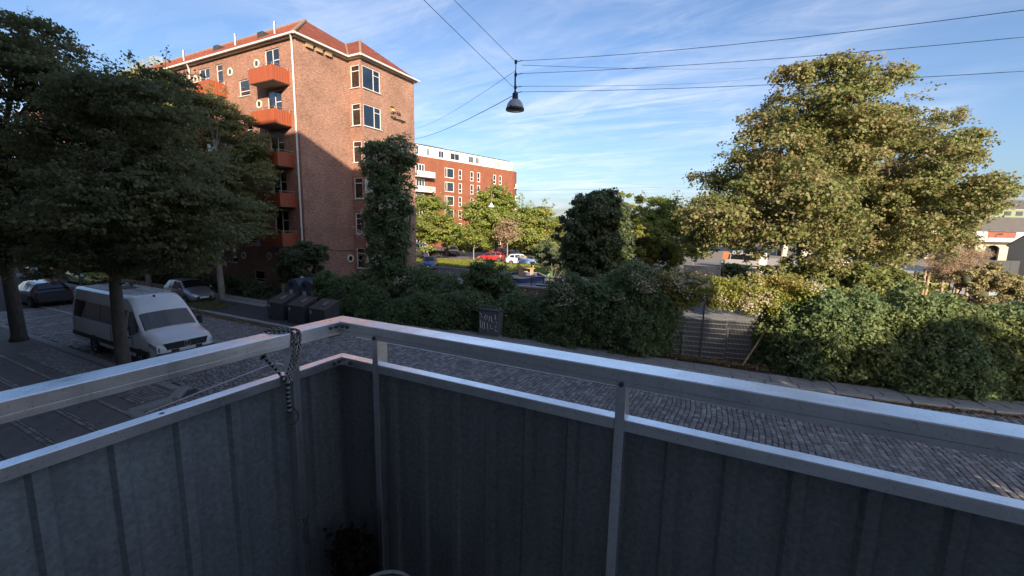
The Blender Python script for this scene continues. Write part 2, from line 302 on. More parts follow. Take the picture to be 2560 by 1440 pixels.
def sett_mat():
    m, N, L, P = nodes('granite_sett')
    g = N.new('ShaderNodeNewGeometry'); oi = N.new('ShaderNodeObjectInfo'); ad = N.new('ShaderNodeMath'); ad.operation = 'ADD'; L.new(g.outputs['Random Per Island'], ad.inputs[0]); L.new(oi.outputs['Random'], ad.inputs[1])
    fr = N.new('ShaderNodeMath'); fr.operation = 'FRACT'; L.new(ad.outputs[0], fr.inputs[0])
    cr = N.new('ShaderNodeValToRGB'); e = cr.color_ramp.elements; e[0].color = (0.15, 0.145, 0.145, 1); e[1].color = (0.36, 0.335, 0.315, 1)
    e.new(0.35).color = (0.22, 0.205, 0.20, 1); e.new(0.55).color = (0.26, 0.215, 0.20, 1); e.new(0.8).color = (0.29, 0.285, 0.28, 1)
    L.new(fr.outputs[0], cr.inputs[0])
    tc = N.new('ShaderNodeTexCoord'); n = N.new('ShaderNodeTexNoise'); n.inputs['Scale'].default_value = 45; n.inputs['Detail'].default_value = 4; L.new(tc.outputs['Object'], n.inputs['Vector'])
    mr = N.new('ShaderNodeMapRange'); mr.inputs['To Min'].default_value = 0.7; mr.inputs['To Max'].default_value = 1.3; L.new(n.outputs['Fac'], mr.inputs[0])
    mx = N.new('ShaderNodeMix'); mx.data_type = 'RGBA'; mx.blend_type = 'MULTIPLY'; mx.inputs['Factor'].default_value = 1; L.new(cr.outputs[0], mx.inputs[6]); L.new(mr.outputs[0], mx.inputs[7]); L.new(mx.outputs[2], P.inputs['Base Color'])
    b = N.new('ShaderNodeBump'); b.inputs['Strength'].default_value = 0.35; b.inputs['Distance'].default_value = 0.01; L.new(n.outputs['Fac'], b.inputs['Height']); L.new(b.outputs[0], P.inputs['Normal'])
    P.inputs['Roughness'].default_value = 0.62; return m
MT['sett'] = sett_mat()
LM = {
 'maple': leaf_mat('maple_leaves', [(0.085, 0.105, 0.034), (0.11, 0.13, 0.042), (0.14, 0.15, 0.055)], (0.18, 0.12, 0.062)),
 'dark': leaf_mat('street_tree_leaves', [(0.078, 0.09, 0.042), (0.10, 0.115, 0.048), (0.135, 0.14, 0.058)], (0.19, 0.14, 0.06), rough=.6),
 'linden': leaf_mat('linden_leaves', [(0.080, 0.115, 0.025), (0.125, 0.16, 0.035), (0.18, 0.20, 0.045)], (0.21, 0.18, 0.05)),
 'ivy': leaf_mat('ivy_leaves', [(0.058, 0.096, 0.044), (0.085, 0.125, 0.054), (0.12, 0.15, 0.066)], (0.17, 0.17, 0.055), trans=0.48, rough=0.62),
 'evergreen': leaf_mat('bush_leaves', [(0.046, 0.068, 0.034), (0.064, 0.088, 0.042), (0.09, 0.112, 0.052)], (0.13, 0.13, 0.05), trans=0.45),
 'yellow': leaf_mat('sunny_bush_leaves', [(0.10, 0.125, 0.022), (0.15, 0.17, 0.03), (0.20, 0.19, 0.045)], (0.24, 0.17, 0.07)),
 'bloom': leaf_mat('vine_bloom', [(0.26, 0.26, 0.20), (0.36, 0.33, 0.25), (0.42, 0.40, 0.33)], (0.40, 0.28, 0.18), trans=0.3, rough=0.8),
 'twig': leaf_mat('dry_twigs', [(0.17, 0.115, 0.075), (0.25, 0.18, 0.12), (0.32, 0.25, 0.17)], (0.30, 0.18, 0.10), trans=0.1, rough=0.9),
 'seed': leaf_mat('seed_head_leaves', [(0.13, 0.125, 0.05), (0.19, 0.17, 0.08), (0.25, 0.22, 0.12)], (0.24, 0.17, 0.10), trans=0.3, rough=0.8),
 'blade': leaf_mat('grass_blades', [(0.05, 0.075, 0.028), (0.08, 0.105, 0.035), (0.11, 0.12, 0.05)], (0.16, 0.13, 0.06), trans=0.38),
 'street': leaf_mat('lighter_street_leaves', [(0.085, 0.105, 0.044), (0.115, 0.135, 0.052), (0.15, 0.165, 0.065)], (0.20, 0.16, 0.06), rough=.6),
 'dead': leaf_mat('dead_leaves', [(0.025, 0.017, 0.012), (0.04, 0.027, 0.018), (0.05, 0.033, 0.022)], (0.05, 0.03, 0.02), trans=0.1, rough=0.9),
 'litter': leaf_mat('fallen_leaves', [(0.10, 0.06, 0.03), (0.20, 0.12, 0.055), (0.28, 0.19, 0.09)], (0.3, 0.2, 0.08), trans=0.1, rough=0.9),
}

# ---------------------------------------------------------------- foliage
def leaf_mesh(name, pos, size, out, mat_, tint=None, up=0.6, rnd=0.8, slim=0.42, rng=RNG):
    """one folded four-corner leaf at each position"""
    n = len(pos)
    nrm = out*0.8 + np.array([0, 0, up]) + rng.normal(0, rnd, (n, 3)); nrm /= np.linalg.norm(nrm, axis=1)[:, None]+1e-9
    d = rng.normal(0, 1, (n, 3)) + out*0.5 - np.array([0, 0, 0.45]); d -= nrm*(d*nrm).sum(1)[:, None]; d /= np.linalg.norm(d, axis=1)[:, None]+1e-9
    w = np.cross(nrm, d); L_ = size[:, None]
    base = pos - d*L_*0.5; tip = pos + d*L_*0.5 - nrm*L_*0.10
    a = pos + w*L_*slim - d*L_*0.06 + nrm*L_*0.10; b = pos - w*L_*slim - d*L_*0.06 + nrm*L_*0.10
    co = np.stack([base, a, tip, b], 1).reshape(-1, 3).astype(np.float32)
    me = bpy.data.meshes.new(name); me.vertices.add(4*n); me.vertices.foreach_set('co', co.ravel())
    me.loops.add(4*n); me.loops.foreach_set('vertex_index', np.arange(4*n, dtype=np.int32))
    me.polygons.add(n); me.polygons.foreach_set('loop_start', np.arange(0, 4*n, 4, dtype=np.int32))
    at = me.attributes.new('tint', 'FLOAT', 'FACE'); at.data.foreach_set('value', (np.zeros(n) if tint is None else tint).astype(np.float32))
    me.materials.append(mat_); me.update(calc_edges=True); return me
def wob(p, f=0.55, ph=0.0):
    """cheap smooth noise, roughly -1..1"""
    x, y, z = p[:, 0]*f+ph, p[:, 1]*f+ph*1.7, p[:, 2]*f+ph*0.6
    return (np.sin(1.7*x+1.3*np.sin(1.1*y+z))+np.sin(2.3*y+1.7*np.sin(1.3*z+x))+np.sin(1.9*z+1.5*np.sin(0.9*x+y)))/3
def crown_points(lobes, twigs, per, spray, rng, flat=0.5, shell=0.22, gap=0.0, ph=0.0, rc=None, ids=False, tpc=13):
    """leaf positions: branch-end clusters spread over the lobes, twigs in each cluster, leaves round each twig"""
    L_ = np.array([l[:3] for l in lobes]); rr = np.array([l[3] for l in lobes]); w = rr**2; w /= w.sum()
    nc = max(4, twigs//tpc); rc = rc or spray*1.55
    k = rng.choice(len(lobes), nc, p=w); d = rng.normal(0, 1, (nc, 3)); d /= np.linalg.norm(d, axis=1)[:, None]
    rad = np.clip(1-np.abs(rng.normal(0, shell, nc)), 0.2, 1.0); rad = np.where(rng.random(nc) < 0.12, rad*rng.uniform(1.05, 1.25, nc), rad)
    c = L_[k] + d*np.array([1.1, 1.1, 0.92])*(rr[k]*rad-rc*0.5)[:, None]
    c += d*(wob(c, 1.3, ph)*0.16*rr[k])[:, None]
    keep = wob(c, 0.9, ph+3) > -1+gap*1.2
    c, d = c[keep], d[keep]; nc = len(c); size = rng.uniform(0.65, 1.25, nc)*rc
    t = np.maximum(3, (tpc*(size/rc)**2*rng.uniform(.8, 1.2, nc)).astype(int)); ci = np.repeat(np.arange(nc), t); n = len(ci)
    q = rng.normal(0, 1, (n, 3)); q /= np.linalg.norm(q, axis=1)[:, None]; q[:, 2] = np.where(rng.random(n) < .7, np.abs(q[:, 2]), q[:, 2])
    tw = c[ci]+q*np.array([1, 1, max(.45, flat)])*(size[ci]*rng.uniform(.35, 1.0, n)**.5)[:, None]
    out = d[ci]*.5+q*.7; li = np.repeat(np.arange(n), per)
    pos = tw[li]+rng.normal(0, 1, (n*per, 3))*np.array([spray, spray, spray*flat])*.42
    return (pos, out[li], ci[li]) if ids else (pos, out[li])
def tree(name, label, trunk_base, lobes, leaf, mat_, twigs, per, size, spray, trunk_r, bark='bark', seed=1, flat=0.5, tint=0.25, gap=0.35, group=None, cat='tree', lean=(0, 0), fork=0.42, shell=0.22, slim=0.42, limbs=None, sprays=14, rc=None, tpc=13):
    rng = np.random.default_rng(seed); T = thing(name, label, cat, trunk_base, 0, group); b = np.array(trunk_base, float)
    lob = [(l[0]-b[0], l[1]-b[1], l[2]-b[2], l[3]) for l in lobes]
    pos, out, cid = crown_points(lob, twigs, per, spray, rng, flat, shell=shell, gap=gap, ph=seed, ids=True, rc=rc, tpc=tpc)
    n = len(pos); cr_ = rng.random(cid.max()+1)**1.5; sz = size*rng.uniform(0.6, 1.25, n)
    tn = np.clip(wob(pos, 0.8, seed*2.1)*.5+cr_[cid]*.9-.15+rng.normal(0, 0.2, n), 0, 1)*tint*2
    tn = np.where(rng.random(n) < tint*0.5, 0.9, tn)
    LA = np.array([l[:3] for l in lob]); ns = int(sprays*len(lob)); kk = rng.choice(len(lob), ns, p=(lambda r: r/r.sum())(np.array([l[3]**2 for l in lob])))
    dd = rng.normal(0, 1, (ns, 3)); dd[:, 2] = np.abs(dd[:, 2])*.8-.1; dd /= np.linalg.norm(dd, axis=1)[:, None]
    sp0 = LA[kk]+dd*np.array([1.0, 1.0, .9])*(np.array([l[3] for l in lob])[kk]*.8)[:, None]; ln = rng.uniform(.5, 1.0, ns)*spray*4.2
    ax = dd*.8+rng.normal(0, .35, (ns, 3)); ax /= np.linalg.norm(ax, axis=1)[:, None]; m_ = 26; tt = np.tile(np.linspace(.1, 1, m_), ns)
    ps = np.repeat(sp0, m_, 0)+np.repeat(ax*ln[:, None], m_, 0)*tt[:, None]-np.array([0, 0, 1.0])*(np.repeat(ln, m_)*.16*tt**2)[:, None]+rng.normal(0, 1, (ns*m_, 3))*size*(.95-.5*tt)[:, None]
    pos = np.concatenate([pos, ps]); out = np.concatenate([out, np.repeat(ax, m_, 0)]); sz = np.concatenate([sz, size*rng.uniform(.55, 1.1, ns*m_)]); tn = np.concatenate([tn, np.repeat(rng.random(ns)*tint*1.6, m_)])
    link('crown', leaf_mesh('crown', pos, sz, out, mat_, np.clip(tn, 0, 1), rng=rng, slim=slim), T)
    C = np.array([l[:3] for l in lob]); top = C[:, 2].max(); lo = C[:, 2].min(); cen = C.mean(0)
    m = MB(); hz = fork*top; rnd = random.Random(seed)
    tp = [(0, 0, -0.1), (0.02, 0.02, 0.25), (lean[0]*0.4, lean[1]*0.4, hz*0.5), (lean[0], lean[1], hz), (lean[0]+(cen[0]-lean[0])*0.5, lean[1]+(cen[1]-lean[1])*0.5, hz+(top-hz)*0.5), (cen[0], cen[1], top*0.92)]
    m.tube(tp, [trunk_r*1.45, trunk_r*1.05, trunk_r*0.92, trunk_r*0.8, trunk_r*0.4, trunk_r*0.08], 10)
    order = sorted(range(len(lob)), key=lambda i: -lob[i][3])[:limbs or 14]
    for i in order:
        l = lob[i]; t = min(0.95, max(0.35, 0.35+0.5*(l[2]-lo)/(top-lo+0.1))); z0 = max(hz*0.75, min(l[2]-l[3]*0.6, hz+(top-hz)*t*0.7))
        f = min(1, max(0, (z0-hz)/(top-hz+0.01))); s0 = Vector((lean[0]+(cen[0]-lean[0])*f, lean[1]+(cen[1]-lean[1])*f, z0)); e = Vector(l[:3]); mid = s0.lerp(e, 0.5)+Vector((rnd.uniform(-.2, .2), rnd.uniform(-.2, .2), l[3]*0.18))
        r0 = trunk_r*(0.5-0.28*f); m.tube([s0, mid, e], [r0, r0*0.6, r0*0.25], 6, cap=False)
        for _ in range(5):
            a = Vector((rnd.gauss(0, 1), rnd.gauss(0, 1), rnd.gauss(0, .7))).normalized()*l[3]*0.9
            m.tube([mid.lerp(e, rnd.uniform(.3, 1)), e+a*0.6+Vector((0, 0, .1)), e+a], [r0*0.3, r0*0.18, r0*0.05], 4, cap=False)
    tw_ = MB()
    for i in range(0, ns, 2): tw_.tube([Vector(sp0[i]-ax[i]*.3), Vector(sp0[i]+ax[i]*ln[i]*.9-np.array([0, 0, ln[i]*.12]))], [trunk_r*.05+.004, .003], 3, cap=False)
    tag(tw_.build('twigs', MT[bark], T, fix=False), kind='stuff')
    m.build('trunk', MT[bark], T, smooth=True, fix=False)
    return T
# ================================================================ THE SETTING
def sheet(name, pts, z, m, kind='structure', parent=None):
    b = MB(); b.face([(p[0], p[1], z) for p in pts]); o = b.build(name, m, parent, fix=False)
    if parent is None: tag(o, kind=kind)
    return o
sheet('ground', [(-1500, -1500), (1500, -1500), (1500, 1500), (-1500, 1500)], -0.03, MT['dirt'])
def yk(x): return 16.72 + 0.016*max(0.0, x)**2          # far kerb line on the right stretch
road = sheet('road', [(-130, 2), (70, 2), (70, 30)] + [(x, yk(x)-0.3) for x in (20, 14, 9, 5, 0, -14)] + [(-17, 13.0), (-130, 13.0)], 0.0, MT['asphalt'])
# granite setts, courses across the street
def setts():
    big = MB(); small = []; rnd = random.Random(3); x = -36.0; i = 0
    while x < 10.2:
        w = rnd.uniform(0.12, 0.165); y = 5.2 + rnd.uniform(0, 0.15)
        far = (yk(x)-0.36) if x > -16.2 else 12.98
        while y < far:
            l = rnd.uniform(0.12, 0.22); g = rnd.uniform(.008, .02); h = 0.02+rnd.uniform(-0.009, 0.009)
            if x > 2.2 and x < 4.9 and 11.5 < y < 13.3 and len(small) < 300:
                small.append((x, y, w, l, h))
            elif not (x < -14.2 and y < 6.6):
                if x > -17:
                    k0 = len(big.v); big.cbox(x+g/2+rnd.uniform(0, .008), x+w-g/2, y+g/2, y+l-g/2, -0.02, h, 0.016); o_ = .05*math.sin(y*1.1+x*.3)+.02*math.sin(y*3.1+x); tl = rnd.uniform(-.05, .05); big.v[k0:] = [(a+o_+(c_-y)*tl, c_, d_+(a-x)*tl*.3) for a, c_, d_ in big.v[k0:]]
                else:
                    q = h-0.004
                    big.face([(x+g/2, y+g/2, q), (x+w-g/2, y+g/2, q), (x+w-g/2, y+l-g/2, q), (x+g/2, y+l-g/2, q)])
                    big.face([(x+g/2, y+g/2, -.01), (x+w-g/2, y+g/2, -.01), (x+w-g/2, y+g/2, q), (x+g/2, y+g/2, q)])
                    big.face([(x+w-g/2, y+g/2, -.01), (x+w-g/2, y+l-g/2, -.01), (x+w-g/2, y+l-g/2, q), (x+w-g/2, y+g/2, q)])
            y += l
        x += w; i += 1
    o = big.build('setts', MT['sett'], road, fix=False); tag(o, kind='stuff')
    cache = {}
    for (x, y, w, l, h) in small:
        k = (round(w, 2), round(l, 2))
        if k not in cache:
            b = MB(); b.cbox(-w/2+.005, w/2-.005, -l/2+.005, l/2-.005, -0.02, 0.02, 0.013); cache[k] = b.mesh('sett', MT['sett'])
        link('sett', cache[k], road, (x+w/2+.05*math.sin(y*1.1+x*.3)+.02*math.sin(y*3.1+x), y+l/2, h-0.02), (rnd.uniform(-.02, .02), rnd.uniform(-.02, .02), rnd.uniform(-.03, .03)))
setts()
def strip(p, q, w, z=0.03):
    p = Vector((*p, z)); q = Vector((*q, z)); d = (q-p).normalized(); n = Vector((-d.y, d.x, 0))*w/2
    b = MB(); b.face([p-n, q-n, q+n, p+n]); b.build('road_marking', MT['line'], road, fix=False)
for p, q, w in (((-15.2, 13.75), (2, 13.85), .12), ((-60, 12.75), (-26.5, 13.42), .16), ((-42, 9.05), (-28, 9.3), .1), ((-34.0, 6.2), (-34.7, 9.1), .09),
                ((-31.7, 6.2), (-32.3, 9.12), .09), ((-29.4, 6.2), (-30.1, 9.14), .09), ((-27.0, 6.3), (-27.8, 9.2), .09), ((-13.9, 5.1), (-14.95, 9.62), .1), ((-14.95, 9.6), (-9.5, 9.7), .1)):
    strip(p, q, w)
b = MB(); b.lathe([(0.0, 0.034), (0.26, 0.034), (0.30, 0.028), (0.33, 0.0)], 20, (-8.8, 13.2, 0)); b.build('manhole_cover', MT['screw'], road, smooth=30)

def rounded_slab(x0, x1, y0, y1, z0, z1): b = MB(); b.cbox(x0, x1, y0, y1, z0, z1, 0.008); return b
# far pavement, right stretch: one row of slabs behind the kerb, soil strip under the hedge
pav = sheet('far_pavement', [(-18.5, 16.45), (-14, 16.42)] + [(x, yk(x)-.28) for x in (-5, 0, 5, 9, 14, 20)] + [(20, 30), (-18.5, 24)], 0.085, MT['soil'])
x = -15.5; rnd = random.Random(5)
slabm = [rounded_slab(-.307, .307, -.395, .395, -.06, 0.0).mesh('paving_slab', MT['slab']) for _ in range(1)]
while x < 13.5:
    s = (yk(x+.4)-yk(x))/.4
    link('paving_slab', slabm[0], pav, (x, yk(x)+.42, 0.125+rnd.uniform(-.006, .006)), (rnd.uniform(-.008, .008), rnd.uniform(-.008, .008), math.atan(s)+rnd.uniform(-.006, .006))); x += 0.625
kb = MB(); kb.cbox(-.49, .49, -.14, .14, -.15, 0.0, 0.02); kerbm = kb.mesh('kerb_stone', MT['granite'])
x = -16.0
while x < 14:
    s = (yk(x+.4)-yk(x))/.4
    link('kerb_stone', kerbm, pav, (x, yk(x)-.15, 0.125+rnd.uniform(-.008, .008)), (0, rnd.uniform(-.006, .006), math.atan(s))); x += 1.0
# far pavement, left build-out with the bins and street trees
pav2 = sheet('bin_pavement', [(-130, 13.1), (-17.2, 13.1), (-16.6, 16.8), (-16.6, 24), (-130, 24)], 0.115, MT['asphalt'])
x = -60.0
while x < -17.5:
    link('kerb_stone', kerbm, pav2, (x, 13.2, 0.125+rnd.uniform(-.006, .006)), (0, rnd.uniform(-.005, .005), 0)); x += 1.0
for i in range(4): link('kerb_stone', kerbm, pav2, (-16.95+.08*i, 13.75+i*1.0, 0.125), (0, 0, R(85)))
for row, y in enumerate((15.9, 16.6)):
    x = -46.0
    while x < -25:
        link('paving_slab', slabm[0], pav2, (x, y, 0.14+rnd.uniform(-.003, .003)), (0, 0, R(90)+rnd.uniform(-.004, .004))); x += .82
sheet('planting_bed', [(-90, 17.1), (-23, 17.1), (-23, 20.45), (-90, 20.45)], 0.125, MT['soil'])
# near pavement on the left
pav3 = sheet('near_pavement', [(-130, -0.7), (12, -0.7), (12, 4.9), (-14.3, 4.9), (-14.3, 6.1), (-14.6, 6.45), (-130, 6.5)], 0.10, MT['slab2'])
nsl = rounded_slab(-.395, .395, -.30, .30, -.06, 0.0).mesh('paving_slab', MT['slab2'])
for y in (2.25, 2.87, 3.65, 4.45):
    x = -27.0+(y*3 % .8)
    while x < -9.5:
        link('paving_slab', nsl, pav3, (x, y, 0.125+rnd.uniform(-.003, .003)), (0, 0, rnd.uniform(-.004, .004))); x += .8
b = MB(); rnd2 = random.Random(9)
for yy in (3.18, 3.28, 3.98, 4.08, 4.8):
    x = -27.0
    while x < -9.5: b.cbox(x+.005, x+.095, yy+.004, yy+.094, .08, .118+rnd2.uniform(-.004, .004), .008); x += .1
y = 5.25
while y < 6.05:
    x = -24.0
    while x < -14.6: b.cbox(x+.005, x+.095, y+.004, y+.094, .08, .118+rnd2.uniform(-.004, .004), .008); x += .1
    y += .1
tag(b.build('pavement_setts', MT['sett'], pav3, fix=False), kind='stuff')
x = -13.8
while x < 10: link('kerb_stone', kerbm, pav3, (x, 4.98, 0.125)); x += 1
for px_, py_, rz in ((-14.28, 5.45, 90), (-14.62, 6.28, 140)): link('kerb_stone', kerbm, pav3, (px_, py_, .126), (0, 0, R(rz)))
x = -15.5
while x > -40: link('kerb_stone', kerbm, pav3, (x, 6.4, 0.125)); x -= 1
# beyond the hedge
sheet('playground', [(-24, 19.5), (14, 19.5), (14, 43.5), (-24, 43.5)], 0.004, mat('playground_surface', (0.16, 0.165, 0.18), (0.22, 0.22, 0.23), scale=2, rough=0.95, bump=.2))
sheet('lawn', [(-60, 44), (-6, 44), (-6, 53.5), (-60, 53.5)], 0.004, MT['grass'])
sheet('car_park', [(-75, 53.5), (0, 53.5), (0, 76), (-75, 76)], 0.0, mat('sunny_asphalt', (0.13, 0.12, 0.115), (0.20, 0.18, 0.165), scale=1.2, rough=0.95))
sheet('yard', [(-6, 50), (60, 50), (60, 95), (0, 95), (0, 53.5), (-6, 53.5)], 0.006, mat('pale_gravel', (0.34, 0.30, 0.25), (0.46, 0.41, 0.35), scale=1.5, rough=0.95))
sheet('back_lane', [(-58, 24.2), (-24.5, 24.2), (-24.5, 43.9), (-58, 43.9)], 0.002, MT['asphalt'])

# ================================================================ BUILDINGS
def wall_mesh(name, w, h, holes, m, depth=0.14, uo=(0, 0), thick=None):
    """wall in local x-z plane, outside towards -y, real openings with reveals"""
    xs = sorted({0.0, w, *[v for q in holes for v in (q[0], q[1])]}); zs = sorted({0.0, h, *[v for q in holes for v in (q[2], q[3])]})
    xs = [v for v in xs if 0 <= v <= w]; zs = [v for v in zs if 0 <= v <= h]; b = MB()
    for i in range(len(xs)-1):
        z0 = None
        for j in range(len(zs)-1):
            cx, cz = (xs[i]+xs[i+1])/2, (zs[j]+zs[j+1])/2
            hole = any(q[0] < cx < q[1] and q[2] < cz < q[3] for q in holes)
            if not hole and z0 is None: z0 = zs[j]
            if (hole or j == len(zs)-2) and z0 is not None:
                z1 = zs[j] if hole else zs[j+1]
                p = [(xs[i], z0), (xs[i+1], z0), (xs[i+1], z1), (xs[i], z1)]
                b.face([(a, 0, c) for a, c in p], [(a+uo[0], c+uo[1]) for a, c in p]); z0 = None
    for (x0, x1, z0, z1) in holes:
        for (a, c), (d, e) in (((x0, z0), (x1, z0)), ((x1, z0), (x1, z1)), ((x1, z1), (x0, z1)), ((x0, z1), (x0, z0))):
            b.face([(a, 0, c), (a, depth, c), (d, depth, e), (d, 0, e)], [(a, c), (a+.1, c), (d+.1, e), (d, e)])
    return b.mesh(name, m)
WCACHE = {}
def window(parent, loc, rz, w, h, mull=(), trans=(), curtain=None, frame=0.06, m='white', sill=True, set_in=0.07):
    key = (round(w, 2), round(h, 2), tuple(mull), tuple(trans), curtain, frame, m, sill)
    if key not in WCACHE:
        b = MB(); f = frame
        b.box(0.002, f, 0, .06, 0.002, h-.002); b.box(w-f, w-.002, 0, .06, 0.002, h-.002); b.box(f, w-f, 0, .06, h-f, h-.002); b.box(f, w-f, 0, .06, 0.002, f)
        for q in mull: b.box(q*w-f*.45, q*w+f*.45, .003, .057, f, h-f)
        for a0, a1, q in trans: b.box(max(f, a0*w), min(w-f, a1*w), .005, .055, q*h-f*.4, q*h+f*.4)
        if sill: b.box(-.04, w+.04, -.13, .05, -.045, 0.0)
        g = MB(); g.box(f*.5, w-f*.5, .026, .034, f*.5, h-f*.5)
        c = None
        if curtain:
            c = MB()
            for (a0, a1, c0, c1) in curtain:
                n = max(4, int((a1-a0)*w/.06))
                for i in range(n):
                    xa, xb = a0*w+(a1-a0)*w*i/n, a0*w+(a1-a0)*w*(i+1)/n; ya, yb = .10+.02*(i % 2), .10+.02*((i+1) % 2)
                    c.face([(xa, ya, c0*h), (xb, yb, c0*h), (xb, yb, c1*h), (xa, ya, c1*h)])
            c = c.mesh('curtain', MT['curtain'])
        bk = MB(); bk.box(.01, w-.01, .6, .62, .01, h-.01); bk.box(.01, .02, .07, .6, .01, h-.01); bk.box(w-.02, w-.01, .07, .6, .01, h-.01)
        WCACHE[key] = (b.mesh('window', MT[m]), g.mesh('pane', MT['pane']), c, bk.mesh('room', MT['room']))
    fm, gm, cm, bm_ = WCACHE[key]
    o = link('window', fm, parent, (loc[0]-math.sin(rz)*set_in, loc[1]+math.cos(rz)*set_in, loc[2]), (0, 0, rz))
    link('pane', gm, o); link('room', bm_, o)
    if cm: link('curtain', cm, o)
    return o
def pane_mat():
    m, N, L, P = nodes('see_through_pane')
    gl = N.new('ShaderNodeBsdfGlossy'); gl.inputs['Roughness'].default_value = 0.02; tr = N.new('ShaderNodeBsdfTransparent'); tr.inputs['Color'].default_value = (.72, .76, .78, 1)
    fr = N.new('ShaderNodeFresnel'); fr.inputs['IOR'].default_value = 1.9; ms = N.new('ShaderNodeMixShader')
    ad = N.new('ShaderNodeMath'); ad.operation = 'ADD'; ad.inputs[1].default_value = 0.12; ad.use_clamp = True; L.new(fr.outputs[0], ad.inputs[0])
    L.new(ad.outputs[0], ms.inputs[0]); L.new(tr.outputs[0], ms.inputs[1]); L.new(gl.outputs[0], ms.inputs[2]); L.new(ms.outputs[0], N['Material Output'].inputs['Surface']); return m
MT['pane'] = pane_mat()
MT['room'] = mat('dim_room', (0.10, 0.095, 0.09), (0.16, 0.15, 0.14), scale=1.5, rough=0.9)
def porthole(parent, loc, rz, r=0.3, rx=0.8):
    b = MB(); b.lathe([(r*.62, .0), (r*.62, -.05), (r*.95, -.06), (r, -.03), (r, .0)], 28, axis='y'); o = b.build('porthole_window', MT['cream'], parent, smooth=40, fix=False); o.location = loc; o.rotation_euler = (0, 0, rz)
    g = MB(); g.lathe([(0.0, -.018), (r*.63, -.018)], 28, axis='y'); g.build('pane', MT['glass'], o, fix=False)

# ---- the red brick block on the left
blk = thing('brick_apartment_block', 'large red brick apartment block with hipped tile roof and orange balconies', 'building', (0, 0, 0))
def wall(parent, loc, rz, w, h, holes, m='brick', uo=(0, 0), name='wall'):
    return link(name, wall_mesh(name, w, h, holes, MT[m], uo=uo), parent, loc, (0, 0, rz))
FX0 = -78.0; GX = -27.4; FY = 20.5; ET = 17.72
holes = []; wins = []
def addw(x0, x1, z0, z1, **kw): holes.append((x0-FX0, x1-FX0, z0, z1)); wins.append((x0, x1, z0, z1, kw))
DOOR = dict(mull=(.52,), trans=((.54, 1.0, .68),), curtain=((.03, .45, 0, 1), (.80, .97, 0, .98)))
for k in range(6):
    zt = 17.37-2.8*k
    zb = zt-(2.42 if k < 5 else 1.5)
    addw(-30.77, -29.16, zb, zt, **DOOR)
    addw(-36.85, -36.0, zt-1.5, zt-.08, trans=((0, 1, .68),), curtain=((.1, .9, .3, .6),))
    addw(-39.25, -37.78, zb, zt-.1, **DOOR)
    if k < 5: addw(-34.05, -32.74, zt-2.75, zt-1.6, trans=((0, 1, .3),), curtain=((.05, .3, .3, .95),))
    addw(-43.0, -41.4, zb, zt, **DOOR); addw(-46.3, -44.8, zt-1.5, zt-.05, mull=(.5,), curtain=((.05, .4, 0, 1),)); addw(-49.6, -48.4, zt-1.5, zt-.05, mull=(.5,))
    addw(-54, -52.4, zb, zt, **DOOR); addw(-58, -56.6, zt-1.5, zt-.05, mull=(.5,)); addw(-63, -61.4, zb, zt, **DOOR)
addw(-46.2, -44.9, .45, 1.2, trans=((0, 1, .3),)); addw(-33.8, -32.5, .5, 1.4, trans=((0, 1, .25),))
for xb in (-47.3, -43.95, -42.5, -41.0, -39.5, -36.5): addw(xb-.22, xb+.22, .2, .5, sill=False)
wall(blk, (FX0, FY, 0), 0, GX-FX0, ET, holes)
for (x0, x1, z0, z1, kw) in wins: window(blk, (x0, FY, z0), 0, x1-x0, z1-z0, **kw)
for k in range(6):
    porthole(blk, (-31.7, FY, 16.63-2.8*k), 0, .31); porthole(blk, (-35.0, FY, 16.52-2.8*k), 0, .31); porthole(blk, (-40.7+.9, FY, 16.6-2.8*k), 0, .31)
# gable wall, its bay and the bay windows
wall(blk, (GX, FY, 0), R(90), 4.5, ET, [], uo=(50, 0))
BX, BY0, BY1 = -26.1, 25.0, 31.15
fh = []; sh = []
for k in range(6):
    zb, zt = 15.63-2.8*k, 17.28-2.8*k
    fh.append((0, 2.02, zb, zt)); sh.append((.22, 1.3, zb, zt))
wall(blk, (BX, BY0, 0), R(90), BY1-BY0, ET, fh, uo=(55, 0)); wall(blk, (GX, BY0, 0), 0, BX-GX, ET, sh, uo=(49, 0))
wall(blk, (BX, BY1, 0), R(180), 52, ET, [], uo=(3, 0))
for k in range(6):
    zb = 15.63-2.8*k
    window(blk, (BX, BY0+.16, zb), R(90), 1.86, 1.65, mull=(.62,), trans=((.64, 1, .74),), curtain=(((.05, .6, .55, 1),) if k == 0 else ((.04, .2, 0, 1), (.75, .95, 0, .7))), set_in=.03)
    window(blk, (GX+.22, BY0, zb), 0, .93, 1.65, trans=((0, 1, .74),), curtain=((.1, .45, 0, 1),), set_in=.03)
    b = MB(); b.box(BX-.155, BX-.012, BY0+.012, BY0+.155, zb+.001, zb+1.649); b.build('corner_post', MT['white'], blk)
porthole(blk, (GX, 24.53, 2.43), R(90), .33)
